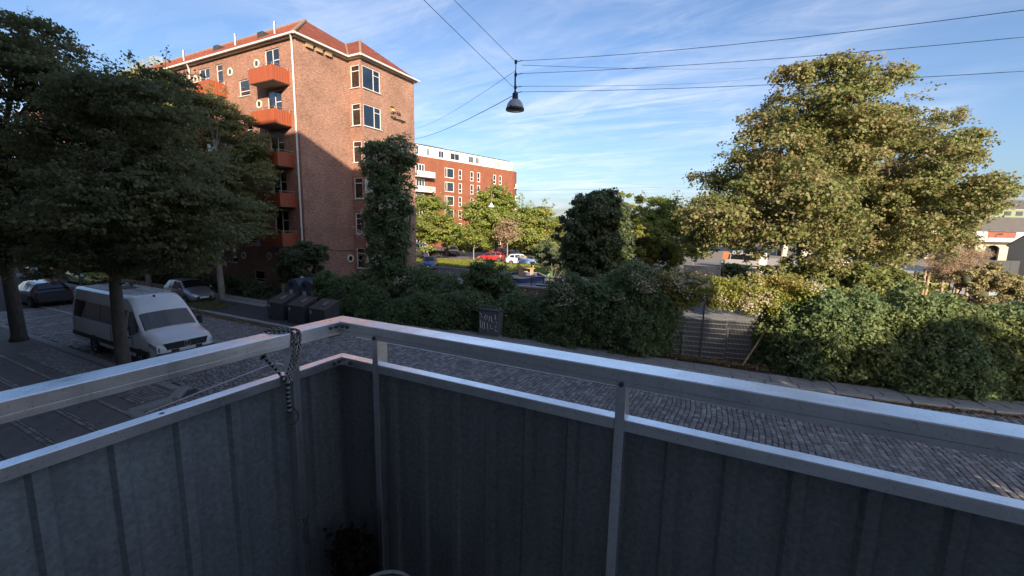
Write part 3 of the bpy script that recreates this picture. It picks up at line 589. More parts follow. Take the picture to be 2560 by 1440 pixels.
# roof
def poly(b, pts, eave_dir):
    e = Vector(eave_dir).normalized(); p = [Vector(q) for q in pts]; n = (p[1]-p[0]).cross(p[2]-p[0]).normalized(); v = n.cross(e).normalized()
    b.face(p, [((q-p[0]).dot(e), (q-p[0]).dot(v)) for q in p])
EZ = 17.85; rb = MB(); RG = (-33.0, 25.75, 21.9)
poly(rb, [(-27.05, 20.15, EZ), RG, (-80, 25.75, 21.9), (-80, 20.15, EZ)], (1, 0, 0))
poly(rb, [(-27.05, 31.4, EZ), (-80, 31.4, EZ), (-80, 25.75, 21.9), RG], (-1, 0, 0))
AP = (-29.2, 28.0, 20.55); AV = (-30.9, 28.0, 20.55)
poly(rb, [(-27.05, 20.15, EZ), (-27.05, 24.75, EZ), AV, RG], (0, 1, 0)); poly(rb, [(-27.05, 31.4, EZ), RG, AV, (-27.05, 31.4, EZ+.001)], (0, 1, 0))
poly(rb, [(-25.75, 24.72, EZ), (-25.75, 31.4, EZ), AP], (0, 1, 0)); poly(rb, [(-25.75, 24.72, EZ), AP, AV, (-27.05, 24.72, EZ)], (-1, 0, 0)); poly(rb, [(-25.75, 31.4, EZ), (-27.05, 31.4, EZ), AV, AP], (1, 0, 0))
roof = rb.build('roof', MT['tile'], blk, fix=False)
b = MB(); b.tube([(-27.05, 20.15, EZ+.04), RG], .13, 8); b.build('hip_ridge', MT['ridge'], roof, smooth=40)
b = MB(); b.tube([(-25.75, 24.72, EZ+.04), AP], .11, 8); b.build('hip_ridge', MT['ridge'], roof, smooth=40)
b = MB(); b.tube([RG, (-80, 25.75, 21.9)], .12, 8); b.build('ridge', MT['ridge'], roof, smooth=40)
b = MB(); b.tube([(-27.05, 24.74, EZ+.02), AV], .07, 6); b.build('valley', MT['ridge'], roof)
for x, y in ((-32.5, 22.6), (-37.6, 22.6), (-45.5, 22.6)):
    z = EZ+(y-20.15)*.723; b = MB(); b.tube([(x, y, z-.2), (x, y, z+.75)], .09, 10); b.tube([(x, y, z+.75), (x, y, z+.82)], .11, 10); b.build('vent_pipe', MT['steel'], roof, smooth=40)
for x in (-34.8, -41.0):
    z = EZ+(23.2-20.15)*.723; b = MB(); b.box(x-.35, x+.35, 22.9, 23.5, z-.3, z+.22); b.build('roof_hatch', MT['darksteel'], roof, bevel=.02)
b = MB(); b.box(-80, GX+.10, FY-.22, FY+.05, ET-.02, EZ-.02); b.box(GX-.05, GX+.22, FY-.22, BY0-.02, ET-.021, EZ-.021); b.box(GX+.2, BX+.22, BY0-.22, BY0+.05, ET-.019, EZ-.019); b.box(BX-.05, BX+.22, BY0, BY1+.2, ET-.022, EZ-.022)
b.build('soffit', MT['cream'], blk)
for pth in ([(-80, 20.12, EZ-.03), (-27.02, 20.12, EZ-.03)], [(-27.0, 20.1, EZ-.03), (-27.0, 24.7, EZ-.03)], [(-27.1, 24.68, EZ-.02), (-25.72, 24.68, EZ-.02)], [(-25.7, 24.66, EZ-.03), (-25.7, 31.45, EZ-.03)]):
    b = MB(); b.tube(pth, .085, 8); b.build('gutter', MT['white'], blk, smooth=40)
for x, zt in ((-27.62, 17.8), (-40.45, 17.8)):
    b = MB(); b.tube([(x+.25, 20.14, zt), (x, FY-.1, zt-.35), (x, FY-.1, .1)], .065, 10)
    for z in range(1, 18, 2): b.tube([(x, FY-.1, z), (x, FY-.1, z+.06)], .08, 10)
    b.build('downpipe', MT['white'], blk, smooth=40)
# orange balconies
def balcony(x0, x1, zt):
    y0 = 19.26; B = link('balcony', None, blk, (0, 0, 0)); bot = zt-.97
    b = MB(); b.box(x0+.03, x1-.03, y0+.03, FY-.002, bot-.02, bot+.12); s = b.build('floor_slab', MT['concrete'], B)
    def corr(p, q, name):
        p, q = Vector(p), Vector(q); d = (q-p); n = int(d.length/.09); m = MB(); nn = Vector((d.y, -d.x, 0)).normalized()
        for i in range(n):
            a, c = p+d*i/n, p+d*(i+1)/n; o1 = nn*(.012 if i % 2 else 0); mid = nn*(.012 if not i % 2 else 0)
            m.face([a+o1, c+mid, c+mid+Vector((0, 0, .97)), a+o1+Vector((0, 0, .97))])
        return m.build(name, MT['orange'], B, fix=False)
    corr((x0, y0, bot), (x1, y0, bot), 'front_panel'); corr((x1, y0, bot), (x1, FY, bot), 'side_panel'); corr((x0, FY, bot), (x0, y0, bot), 'side_panel')
    b = MB(); r = .018
    b.tube([(x0, FY, zt+.12), (x0, y0, zt+.12), (x1, y0, zt+.12), (x1, FY, zt+.12)], r, 6)
    for x in (x0+.02, (x0+x1)/2, x1-.02): b.tube([(x, y0+.01, zt-.1), (x, y0+.01, zt+.12)], r*.8, 6)
    for x in (x0, x1): b.tube([(x, FY-.15, zt-.1), (x, FY-.15, zt+.12)], r*.8, 6)
    b.build('hand_rail', MT['steel'], B)
    b = MB(); b.box(x1-.03, x1+.02, y0-.02, y0+.03, bot, zt+.0); b.build('corner_trim', MT['orange'], B)
for k in range(5):
    for x0, x1 in ((-30.81, -28.17), (-38.6, -35.6), (-42.8, -40.15), (-55, -52.2), (-64, -61)): balcony(x0, x1, 15.72-2.8*k)
# nest boxes, lamp box, lettering
for y in (21.25, 22.05, 22.85):
    b = MB(); b.box(GX+.004, GX+.2, y, y+.5, 17.35, 17.56); b.box(GX+.002, GX+.24, y-.02, y+.52, 17.561, 17.585); b.build('nest_box', MT['wood'], blk)
b = MB(); b.box(GX+.002, GX+.22, 21.7, 21.95, 3.26, 3.42); b.build('wall_lamp', MT['white'], blk, bevel=.01)
b = MB(); b.tube([(GX+.03, 21.68, 3.3), (GX+.03, 21.68, .2)], .025, 6); b.build('conduit', MT['cream'], blk)
b = MB(); b.tube([(GX+.03, 22.0, 3.4), (GX+.06, 23.2, 3.12), (GX+.03, 25.0, 3.05)], .015, 5); b.build('cable', MT['black'], blk)
def text_mesh(name, txt, size, m, M4, parent, depth=.02):
    cu = bpy.data.curves.new(name, 'FONT'); cu.body = txt; cu.size = size; cu.extrude = depth; cu.resolution_u = 3
    o = bpy.data.objects.new(name, cu); COL.objects.link(o); bpy.context.view_layer.update()
    me = bpy.data.meshes.new_from_object(o.evaluated_get(bpy.context.evaluated_depsgraph_get())); bpy.data.objects.remove(o); me.materials.append(m); me.name = name
    q = link(name, me, parent); q.matrix_world = M4; return q
MT['ink'] = mat('dark_letters', (0.03, 0.025, 0.022), rough=.6); MT['gold'] = mat('yellow_sign', (0.65, 0.5, 0.12), rough=.5)
def gable_text(txt, y, z, size, sx=1.0):
    return text_mesh('lettering', txt, size, MT['ink'], Matrix(((0, 0, 1, BX+.03), (sx, 0, 0, y), (0, 1, 0, z), (0, 0, 0, 1))), blk)
gable_text('fsb', 28.86, 14.44, .46); gable_text('Møllevængen', 28.14, 13.98, .42, .80)
for y0, y1, z0, z1 in ((28.16, 28.5, 14.92, 15.0), (28.15, 28.5, 14.42, 14.5), (28.4, 28.74, 14.53, 14.61)):
    b = MB(); b.box(BX+.01, BX+.05, y0, y1, z0, z1); b.build('sign_bar', MT['ink'], blk)
b = MB(); b.box(BX+.01, BX+.05, 28.28, 28.56, 14.66, 14.84); b.build('sign_square', MT['gold'], blk)

# ---- own building behind the camera: its wall, roof and balcony slabs throw the street into shade
own = thing('own_apartment_building', 'tall brick building that the balcony hangs on, behind the viewer', 'building')
XE = 16.0
MT['grey_render'] = mat('grey_render', (.30, .28, .26), (.36, .34, .32), scale=1, rough=.9)
wall(own, (XE, -.8, 0), R(180), 90, 19.4, [], 'grey_render'); wall(own, (XE, -12, 0), R(90), 11.2, 19.4, [], 'grey_render')
b = MB(); poly(b, [(XE+.3, -.5, 19.75), (XE-5.5, -6.2, 23.3), (-80, -6.2, 23.3), (-80, -.5, 19.75)], (1, 0, 0)); poly(b, [(XE+.3, -.5, 19.75), (XE+.3, -12.3, 19.75), (XE-5.5, -6.2, 23.3)], (0, 1, 0)); poly(b, [(XE+.3, -12.3, 19.75), (-80, -12.3, 19.75), (-80, -6.2, 23.3), (XE-5.5, -6.2, 23.3)], (1, 0, 0)); b.face([(XE+.3, -.5, 19.74), (-80, -.5, 19.74), (-80, -12.3, 19.74), (XE+.3, -12.3, 19.74)], [(0, 0)]*4)
b.build('roof', MT['tile'], own, fix=False)
b = MB(); b.box(-1.38, 3.2, -.79, 1.16, 3.72, 3.905); tag(b.build('balcony_floor', MT['concrete']), kind='structure')

# ---- far brick building with the white penthouse
far = thing('penthouse_building', 'distant brick apartment building with white penthouse storey and rounded corner', 'building')
A2 = R(76); ux, uy = math.cos(A2), math.sin(A2); P0 = (-54.4, 76.2)
def f2(s, d=0): return (P0[0]+ux*s-uy*d, P0[1]+uy*s+ux*d)       # along, into the wall
S0 = -30; h2 = []; w2 = []
for k in range(6):
    zt = 17.2-2.9*k
    for s0, s1, hh, kw in ((-1.4, 1.2, 2.1, dict(mull=(.25,), curtain=((.3, .9, .45, 1),))), (2.5, 3.5, 2.2, dict(trans=((0, 1, .4),))), (6.0, 7.0, 2.2, dict(trans=((0, 1, .4),))), (8.1, 9.1, 2.2, dict(trans=((0, 1, .4),))), (13.4, 14.4, 2.2, dict(trans=((0, 1, .4),))), (15.4, 16.4, 2.2, dict(trans=((0, 1, .4),))), (-9.4, -6.6, 2.4, dict(mull=(.25, .5, .75))), (-18, -15.5, 2.1, dict(mull=(.5,))), (-24, -21, 2.1, dict(mull=(.5,)))):
        h2.append((s0-S0, s1-S0, zt-hh, zt)); w2.append((s0, s1, zt-hh, zt, kw))
wall(far, (*f2(S0), 0), A2, 20.0-S0, 18.7, h2, 'brick2')
for s0, s1, z0, z1, kw in w2: window(far, (*f2(s0), z0), A2, s1-s0, z1-z0, frame=.16, sill=False, **{**kw, 'curtain': random.choice((None, ((.1, .9, .5, .95),), ((.08, .4, .05, .95),), ((.55, .92, .05, .95),)))})
def arc_wall(name, s_end, rad, d0, z0, z1, m, n=10):
    b = MB(); c = f2(s_end, d0+rad); prev = None
    for i in range(n+1):
        t = -math.pi/2+math.pi*i/n*0.6; p = (c[0]+ux*rad*math.cos(t)-uy*rad*math.sin(t), c[1]+uy*rad*math.cos(t)+ux*rad*math.sin(t))
        if prev: b.face([(*prev, z0), (*p, z0), (*p, z1), (*prev, z1)], [(i-1, z0), (i, z0), (i, z1), (i-1, z1)])
        prev = p
    return b.build(name, MT[m], far, smooth=True)
arc_wall('curved_wall', 20.0, 5, 0, 0, 18.7, 'brick2')
ph = []; 
for s0, s1 in ((-8.5, -7.6), (-5.6, -4.9), (-2.6, -1.2), (.6, 3.2), (6.0, 7.4), (8.2, 9.2), (14.6, 15.2), (15.6, 16.2)): ph.append((s0-S0, s1-S0, .35, 1.75))
wall(far, (*f2(S0, .5), 18.72), A2, 19.3-S0, 2.25, ph, 'white', name='penthouse_wall')
for q in ph: window(far, (*f2(q[0]+S0, .5), 18.72+q[2]), A2, q[1]-q[0], q[3]-q[2], mull=(.5,), sill=False, frame=.08)
arc_wall('penthouse_curve', 19.3, 4.6, .5, 18.72, 20.97, 'white')
b = MB(); b.face([(*f2(S0, .3), 21.0), (*f2(19.5, .3), 21.0), (*f2(24, 3.5), 21.0), (*f2(24, 10), 21.0), (*f2(S0, 10), 21.0)]); b.face([(*f2(S0, .3), 20.95), (*f2(19.5, .3), 20.95), (*f2(24, 3.5), 20.95), (*f2(24, 10), 20.95), (*f2(S0, 10), 20.95)]); b.build('roof', MT['steel'], far, fix=False)
b = MB(); b.bar((*f2(-5, 4), 21.3), (*f2(1, 4), 21.3), 1.5, .8); b.build('roof_plant', MT['darksteel'], far)
for k in range(4):
    z = 14.6-2.9*k; B = link('balcony', None, far)
    b = MB(); b.bar((*f2(-9.6, -.8), z), (*f2(-5.2, -.8), z), 1.6, .22); b.build('floor_slab', MT['white'], B)
    b = MB(); b.bar((*f2(-9.6, -1.55), z+.55), (*f2(-5.2, -1.55), z+.55), .06, .95); b.bar((*f2(-5.25, -1.5), z+.56), (*f2(-5.25, -.05), z+.56), .06, .95); b.build('parapet', MT['white'], B)
    if k < 3:
        B = link('balcony', None, far); b = MB(); b.bar((*f2(21.2, -.3), z+.55), (*f2(24.3, 1.6), z+.55), .1, 1.05); b.bar((*f2(21.2, .3), z), (*f2(24.0, 2.0), z), 1.2, .2); b.build('parapet', MT['white'], B)

# ---- glass tower far left
tw = thing('glass_tower', 'pale glass tower rising behind the brick roof on the left', 'tower')
MT['towerglass'] = mat('pale_tower_glass', (0.15, 0.21, 0.29), (0.20, 0.27, 0.36), scale=.08, rough=.25, spec=.6)
An, Bn = (-212.0, 81.0), (-173.2, 128.0)
b = MB(); top = 59.0
pl = [An, (-177.6, 77.9), (-175.6, 78.4), (-174.8, 80.4), Bn, (-205, 128), (-212, 120)]
for i in range(len(pl)): p, q = pl[i], pl[(i+1) % len(pl)]; b.face([(*p, 0), (*q, 0), (*q, top), (*p, top)])
b.face([(*p, top) for p in pl]); b.build('glass_wall', MT['towerglass'], tw, fix=False)
b = MB()
for z in np.arange(30, 59.2, 2.1):
    for i in range(4):
        p, q = Vector((*pl[i], z)), Vector((*pl[i+1], z)); n = Vector((q.y-p.y, p.x-q.x, 0)).normalized()*.06; b.bar(p+n, q+n, .12, .22)
MT['towerframe'] = mat('tower_frame', (.30, .34, .40), rough=.5)
b.build('floor_bands', MT['towerframe'], tw, fix=False)
b = MB()
for i in range(4):
    p, q = Vector((*pl[i], 44)), Vector((*pl[i+1], 44)); L_ = (q-p).length; n = Vector((q.y-p.y, p.x-q.x, 0)).normalized()*.05
    for j in range(int(L_/3.2)): s = p.lerp(q, j*3.2/L_)+n; b.bar(s-Vector((0, 0, 15)), s+Vector((0, 0, 15)), .1, .1)
b.build('mullions', MT['towerframe'], tw, fix=False)

# ---- long hall far right
hall = thing('market_hall', 'long old hall with green clerestory, grey roof and arched openings far right', 'building', (45.3, 123.5, 0), math.atan2(.455, .89))
MT['green'] = mat('green_cladding', (0.16, 0.21, 0.13), (0.20, 0.25, 0.16), scale=1, rough=.7); MT['slate'] = mat('grey_roofing', (0.085, 0.08, 0.075), (0.14, 0.125, 0.115), scale=.8, rough=.9, stretch=(1, 4, 1))
MT['red'] = mat('red_render', (0.24, 0.085, 0.055), (0.20, 0.07, 0.045), scale=1, rough=.8); MT['stone'] = mat('pale_render', (0.38, 0.34, 0.27), (0.45, 0.40, 0.32), scale=.8, rough=.8)
X0, X1 = -40, 60
b = MB(); b.face([(X0, 0, 6.2), (X1, 0, 6.2), (X1, 5, 9.2), (X0, 5, 9.2)]); b.face([(X0, 5, 10.9), (X1, 5, 10.9), (X1, 11, 13.4), (X0, 11, 13.4)]); b.box(X0, X1, -.3, .1, 6.0, 6.19); b.build('roof', MT['slate'], hall, fix=False)
b = MB(); b.box(X0, X1, 5, 5.3, 9.0, 10.9); b.build('clerestory', MT['green'], hall)
b = MB(); b.box(X0, X1, 4.85, 5.2, 8.95, 9.08); b.box(X0, X1, 4.85, 5.2, 10.85, 10.98); b.build('cornice', MT['stone'], hall)
for i in range(30): b = MB(); b.box(X0+2+i*2.6, X0+3.5+i*2.6, 4.93, 4.99, 9.6, 10.5); b.build('window', MT['glass'], hall)
b = MB(); b.box(X0, X1, 0, .3, 3.9, 6.05); b.build('upper_wall', MT['red'], hall)
b = MB(); arch = []
for i in range(16):
    cx = X0+3+i*5.2; prof = [(-2.6, 0), (-1.5, 0), (-1.5, 2.4)]+[(-1.5*math.cos(t), 2.4+.75*math.sin(t)) for t in np.linspace(.2, math.pi-.2, 9)]+[(1.5, 2.4), (1.5, 0), (2.6, 0), (2.6, 4.0), (-2.6, 4.0)]
    b.prism([(cx+a, c) for a, c in prof], (0, -.05, 0), (1, 0, 0), (0, 0, 1), (0, 1, 0), .3)
b.build('arcade', MT['stone'], hall, fix=False)
b = MB(); b.box(X0, X1, 1.2, 1.3, 0, 4); b.build('inner_wall', MT['darksteel'], hall)
b = MB(); b.box(X0, X1, -1.9, -.06, 3.9, 4.02); b.box(X0, X1, -1.9, -1.85, 4.0, 4.7); b.build('terrace', MT['white'], hall)
for i in range(8): b = MB(); b.box(X0+4+i*9, X0+7+i*9, -.06, .0, 4.4, 6.0); b.build('white_panel', MT['white'], hall)
b = MB(); b.tube([(7.2, -6, 0), (7.2, -6, 7.2), (7.5, -6, 7.5), (8.1, -6, 7.5)], .08, 6); tl = thing('lamp_post', 'thin white lamp post in front of the far hall', 'lamp post', (45.3+.89*6.2-.455*-6, 123.5+.455*6.2+.89*-6, 0), math.atan2(.455, .89))
b = MB(); b.tube([(0, 0, 0), (0, 0, 7.2), (.2, 0, 7.5), (.9, 0, 7.55)], .09, 6); b.build('pole', MT['white'], tl); b = MB(); b.box(.7, 1.5, -.15, .15, 7.48, 7.62); b.build('lamp_head', MT['white'], tl)
# ---- dark shed and dark board fence
sd = thing('dark_shed', 'dark gabled shed behind the black board fence at right', 'shed', (28.6, 71.8, 0), R(-24))
b = MB(); b.prism([(0.9, 0), (6.5, 0), (6.5, 3.4), (3.1, 6.3), (.9, 4.1)], (0, 1, 0), (1, 0, 0), (0, 0, 1), (0, 1, 0), 12); b.build('wall', MT['darksteel'], sd)
b = MB(); b.bar((3.1, .95, 6.38), (.75, .95, 4.02), .3, .12, up=(0, 1, 0)); b.face([(3.1, .8, 6.45), (7.0, .8, 3.1), (7.0, 13.2, 3.1), (3.1, 13.2, 6.45)]); b.face([(3.1, .8, 6.44), (.7, .8, 4.0), (.7, 13.2, 4.0), (3.1, 13.2, 6.44)]); b.build('roof', MT['darksteel'], sd, fix=False)
fn = thing('board_fence', 'tall black board fence in front of the dark shed', 'fence', (26.3, 69.6, 0), math.atan2(.455, .89))
for i in range(12): b = MB(); b.box(i*1.0+.006, i*1.0+.994, -.03+.012*(i % 2), .02+.012*(i % 2), .05, 2.35); b.build('board', MT['darksteel'], fn)
b = MB(); b.box(0, 12, -.06, .3, 0, .045); b.build('plinth', MT['concrete'], fn)
# ================================================================ BALCONY RAILING
rail = thing('balcony_railing', 'aluminium balcony railing with grey corrugated sheet cladding in the foreground', 'railing', (0, 0, 0))
YI, XI = 1.051, -1.241
def profile_run(prof, front, a0, a1, miter=True, gap=.0006):
    """extrude profile (outward offset d, z) along the front (x) or side (y) rail; a0 end mitred at the corner"""
    b = MB(); A = []; B = []
    for d, z in prof:
        if front: A.append(((XI-d*.95+gap) if miter else a0, YI+d, z)); B.append((a1, YI+d, z))
        else: A.append((XI-d*.95, (YI+d-gap) if miter else a0, z)); B.append((XI-d*.95, a1, z))
    n = len(prof); b.face(A); b.face(list(reversed(B)))
    for i in range(n): b.face([A[i], B[i], B[(i+1) % n], A[(i+1) % n]])
    return b
ZT = 4.990
top_prof = [(0, ZT-.0025), (.0025, ZT), (.0755, ZT), (.078, ZT-.0025), (.078, ZT-.045), (.0, ZT-.045), (.0, ZT-.0315), (.003, ZT-.031), (.003, ZT-.0295), (0, ZT-.029)]
profile_run(top_prof, True, 0, 3.1).build('top_rail', MT['alu'], rail); profile_run(top_prof, False, 0, -.78).build('top_rail', MT['alu'], rail)
ZL = 4.8565; low_prof = [(0, ZL-.002), (.002, ZL), (.037, ZL), (.039, ZL-.002), (.039, ZL-.030), (0, ZL-.030)]
posts_x = (-1.0865, -.229, .628, 1.485, 2.34); ends = [p+d for p in posts_x for d in (-.0005, .0265)]
profile_run(low_prof, True, 0, posts_x[0]-.0005).build('lower_rail', MT['alu'], rail)
for i in range(4): profile_run(low_prof, True, posts_x[i]+.0265, posts_x[i+1]-.0005, miter=False).build('lower_rail', MT['alu'], rail)
profile_run(low_prof, False, 0, .8825).build('lower_rail', MT['alu'], rail); profile_run(low_prof, False, .8565, -.0, miter=False).build('lower_rail', MT['alu'], rail); profile_run(low_prof, False, -.027, -.78, miter=False).build('lower_rail', MT['alu'], rail)
for x in posts_x: b = MB(); b.box(x, x+.026, YI+.001, YI+.050, 3.91, ZT-.0455); b.build('post', MT['alu'], rail, bevel=.0015)
for y in (.857, -.0265): b = MB(); b.box(XI-.048, XI-.001, y, y+.025, 3.91, ZT-.0455); b.build('post', MT['alu'], rail, bevel=.0015)
# corrugated cladding: ribs proud towards the balcony every 133 mm
def cladding(front, a0, a1, phase):
    b = MB(); pts = [a0]; P = .1333; k = math.floor((a0-phase)/P)
    prof = []
    while phase+k*P < a1+P:
        c = phase+k*P
        for off, d in ((-.021, 0), (-.012, -.013), (.012, -.013), (.021, 0)): prof.append((c+off, d))
        k += 1
    prof = [(a, d) for a, d in prof if a0 < a < a1]; prof = [(a0, 0)]+prof+[(a1, 0)]
    z0, z1 = 3.93, ZL-.0305; base = .034
    for (a, d), (c, e) in zip(prof[:-1], prof[1:]):
        if front: q = [(a, YI+base+d, z0), (c, YI+base+e, z0), (c, YI+base+e, z1), (a, YI+base+d, z1)]
        else: q = [(XI-base-d, a, z0), (XI-base-e, c, z0), (XI-base-e, c, z1), (XI-base-d, a, z1)]
        b.face(q)
    return b.build('cladding_sheet', MT['panel'], rail, fix=False)
for a0, a1 in ((-1.222, -1.080), (-1.067, -.222), (-.209, .635), (.647, 1.492), (1.504, 2.346)): cladding(True, a0, a1, -1.016)
for a0, a1 in ((.874, 1.06), (-.006, .864), (-.78, -.020)): cladding(False, a0, a1, .281)
b = MB(); b.face([(XI-.036, 1.04, 3.93), (XI-.036, YI+.0362, 3.93), (XI-.036, YI+.0362, 4.826), (XI-.036, 1.04, 4.826)]); b.face([(XI-.0362, YI+.036, 3.93), (-1.205, YI+.036, 3.93), (-1.205, YI+.036, 4.826), (XI-.0362, YI+.036, 4.826)]); b.build('corner_flashing', MT['panel'], rail, fix=False)
b = MB(); b.lathe([(0, -.0035), (.0022, -.0035), (.0026, -.0062), (.0062, -.0052), (.0072, 0)], 16, axis='y'); scm = b.mesh('screw', MT['screw'])
for x, z in ((-1.0735, 4.951), (-.216, 4.951), (-1.203, 4.975), (-1.226, 4.9755), (-1.194, 4.842), (.641, 4.951)): link('screw', scm, rail, (x, YI, z))
for y, z in ((1.010, 4.975), (1.033, 4.975), (1.040, 4.842), (1.018, 4.842), (.87, 4.951)): link('screw', scm, rail, (XI, y, z), (0, 0, R(90)))
b = MB(); b.lathe([(0, .0004), (.006, .0004)], 14, (XI-.015, .50, ZL)); b.build('drain_hole', MT['black'], rail)

# bungee cord looped over the side rail
bg = thing('bungee_cord', 'black and white striped bungee cord with hook slung over the railing', 'cord', (XI, .86, ZT))
stripe = lambda i, j: (i//2+j//3) % 2
def cord(path, r=.0043):
    out = []
    P = [Vector(p) for p in path]
    for i in range(len(P)-1):
        p0, p1, p2, p3 = P[max(0, i-1)], P[i], P[i+1], P[min(len(P)-1, i+2)]
        n = max(2, int((p2-p1).length/.0035))
        for k in range(n):
            t = k/n; out.append(.5*((2*p1)+(-p0+p2)*t+(2*p0-5*p1+4*p2-p3)*t*t+(-p0+3*p1-3*p2+p3)*t**3))
    out.append(P[-1]); b = MB(); b.tube(out, r, 8, mi=stripe); return b.build('cord', [MT['cord_w'], MT['cord_b']], bg, smooth=True, fix=False)
# local frame: x towards the balcony, y along the rail, z up from rail top
cord([(-.08, -.055, -.09), (-.084, -.045, -.03), (-.078, -.035, .004), (-.04, -.018, .0065), (-.004, .0, .005), (.007, .004, -.012), (.008, .0, -.05), (.006, -.012, -.095), (.010, -.03, -.13), (.016, -.036, -.155)])
cord([(-.082, -.045, -.09), (-.085, -.03, -.03), (-.079, -.018, .004), (-.04, .006, .0068), (-.003, .022, .005), (.008, .024, -.014), (.008, .017, -.055), (.008, .004, -.10), (.012, -.018, -.135), (.018, -.030, -.152)])
cord([(-.082, -.055, -.06), (-.055, -.055, -.085), (-.02, -.05, -.11), (.006, -.042, -.14), (.013, -.038, -.152)])
cord([(.016, -.034, -.150), (.019, -.036, -.17), (.016, -.036, -.20), (.018, -.035, -.235), (.016, -.036, -.255)], .0065)
b = MB(); b.tube([(.017, -.030, -.235), (.018, -.018, -.250), (.018, -.008, -.268), (.019, -.008, -.285), (.019, -.018, -.298), (.019, -.034, -.298), (.019, -.042, -.285)], .0022, 8); b.build('hook', MT['screw'], bg, smooth=True)
# patterned pouf and dry plant in the corner
pf = thing('patterned_pouf', 'round black and white patterned pouf at the bottom edge of the balcony', 'pouf', (-.785, .775, 3.91))
MT['pattern'] = mat('black_white_weave', (0.012, 0.013, 0.02), (0.45, 0.46, 0.5), scale=28, rough=.85, detail=1)
b = MB(); b.lathe([(0, .385), (.065, .392), (.09, .385), (.10, .36), (.104, .30), (.10, .02), (0, 0)], 40); b.build('cover', MT['pattern'], pf, smooth=60)
b = MB(); b.lathe([(.084, .392), (.09, .399), (.096, .392)], 40); b.build('piping', MT['cord_w'], pf, smooth=True)
rng = np.random.default_rng(5); n = 420
dp = thing('dry_plant', 'withered brown plant in a dark pot in the balcony corner', 'plant', (-1.14, .98, 3.80))
pp = rng.normal(0, 1, (n, 3))*np.array([.035, .03, .05])+np.array([0, 0, .33]); link('foliage', leaf_mesh('foliage', pp, rng.uniform(.02, .035, n), rng.normal(0, 1, (n, 3)), LM['dead'], rng=rng), dp)
b = MB(); b.lathe([(0, 0), (.06, 0), (.078, .22), (.082, .24), (.07, .24), (0, .22)], 20); b.build('pot', MT['black'], dp, smooth=40)
b = MB(); [b.tube([(0, 0, .2), (random.uniform(-.03, .03), random.uniform(-.03, .03), .32), (random.uniform(-.04, .04), random.uniform(-.03, .03), .36)], .004, 5) for _ in range(9)]; b.build('stems', MT['bark'], dp)

# ================================================================ VEHICLES
STYLES = {
 'hatch': [(0, .30, .52, .60, .66, .58), (.035, .20, .60, .72, .88, .78), (.10, .18, .68, .82, .95, .84), (.24, .18, .82, .98, .985, .86), (.43, .18, .90, 1.41, 1.0, .70), (.60, .18, .92, 1.47, 1.0, .71), (.86, .18, .96, 1.40, .97, .67), (.965, .24, .95, 1.02, .90, .78), (1, .34, .88, .92, .82, .72)],
 'saloon': [(0, .30, .50, .58, .68, .60), (.03, .20, .60, .70, .90, .80), (.12, .18, .70, .80, .96, .86), (.27, .18, .82, .95, .985, .86), (.41, .18, .88, 1.38, 1.0, .69), (.60, .18, .90, 1.44, 1.0, .70), (.78, .18, .92, 1.33, .99, .68), (.90, .20, .95, 1.06, .94, .80), (.975, .26, .92, .98, .90, .80), (1, .36, .84, .88, .82, .74)],
 'suv': [(0, .36, .66, .78, .74, .66), (.03, .26, .74, .90, .92, .82), (.10, .24, .84, 1.0, .97, .86), (.23, .24, .95, 1.12, .99, .88), (.38, .24, 1.02, 1.62, 1.0, .76), (.60, .24, 1.04, 1.70, 1.0, .77), (.90, .24, 1.06, 1.62, .98, .74), (.97, .30, 1.05, 1.25, .93, .82), (1, .40, .98, 1.02, .88, .78)],
 'van': [(0, .42, .78, .88, .72, .66), (.012, .30, .90, 1.02, .90, .82), (.05, .28, 1.02, 1.14, .97, .90), (.135, .28, 1.16, 1.32, .99, .92), (.215, .28, 1.24, 1.92, 1.0, .86), (.255, .28, 1.26, 2.24, 1.0, .80), (.31, .28, 1.28, 2.46, 1.0, .78), (.42, .28, 1.28, 2.50, 1.0, .79), (.97, .28, 1.28, 2.50, 1.0, .79), (.992, .30, 1.28, 2.42, .99, .78), (1, .36, 1.26, 2.34, .96, .76)],
}
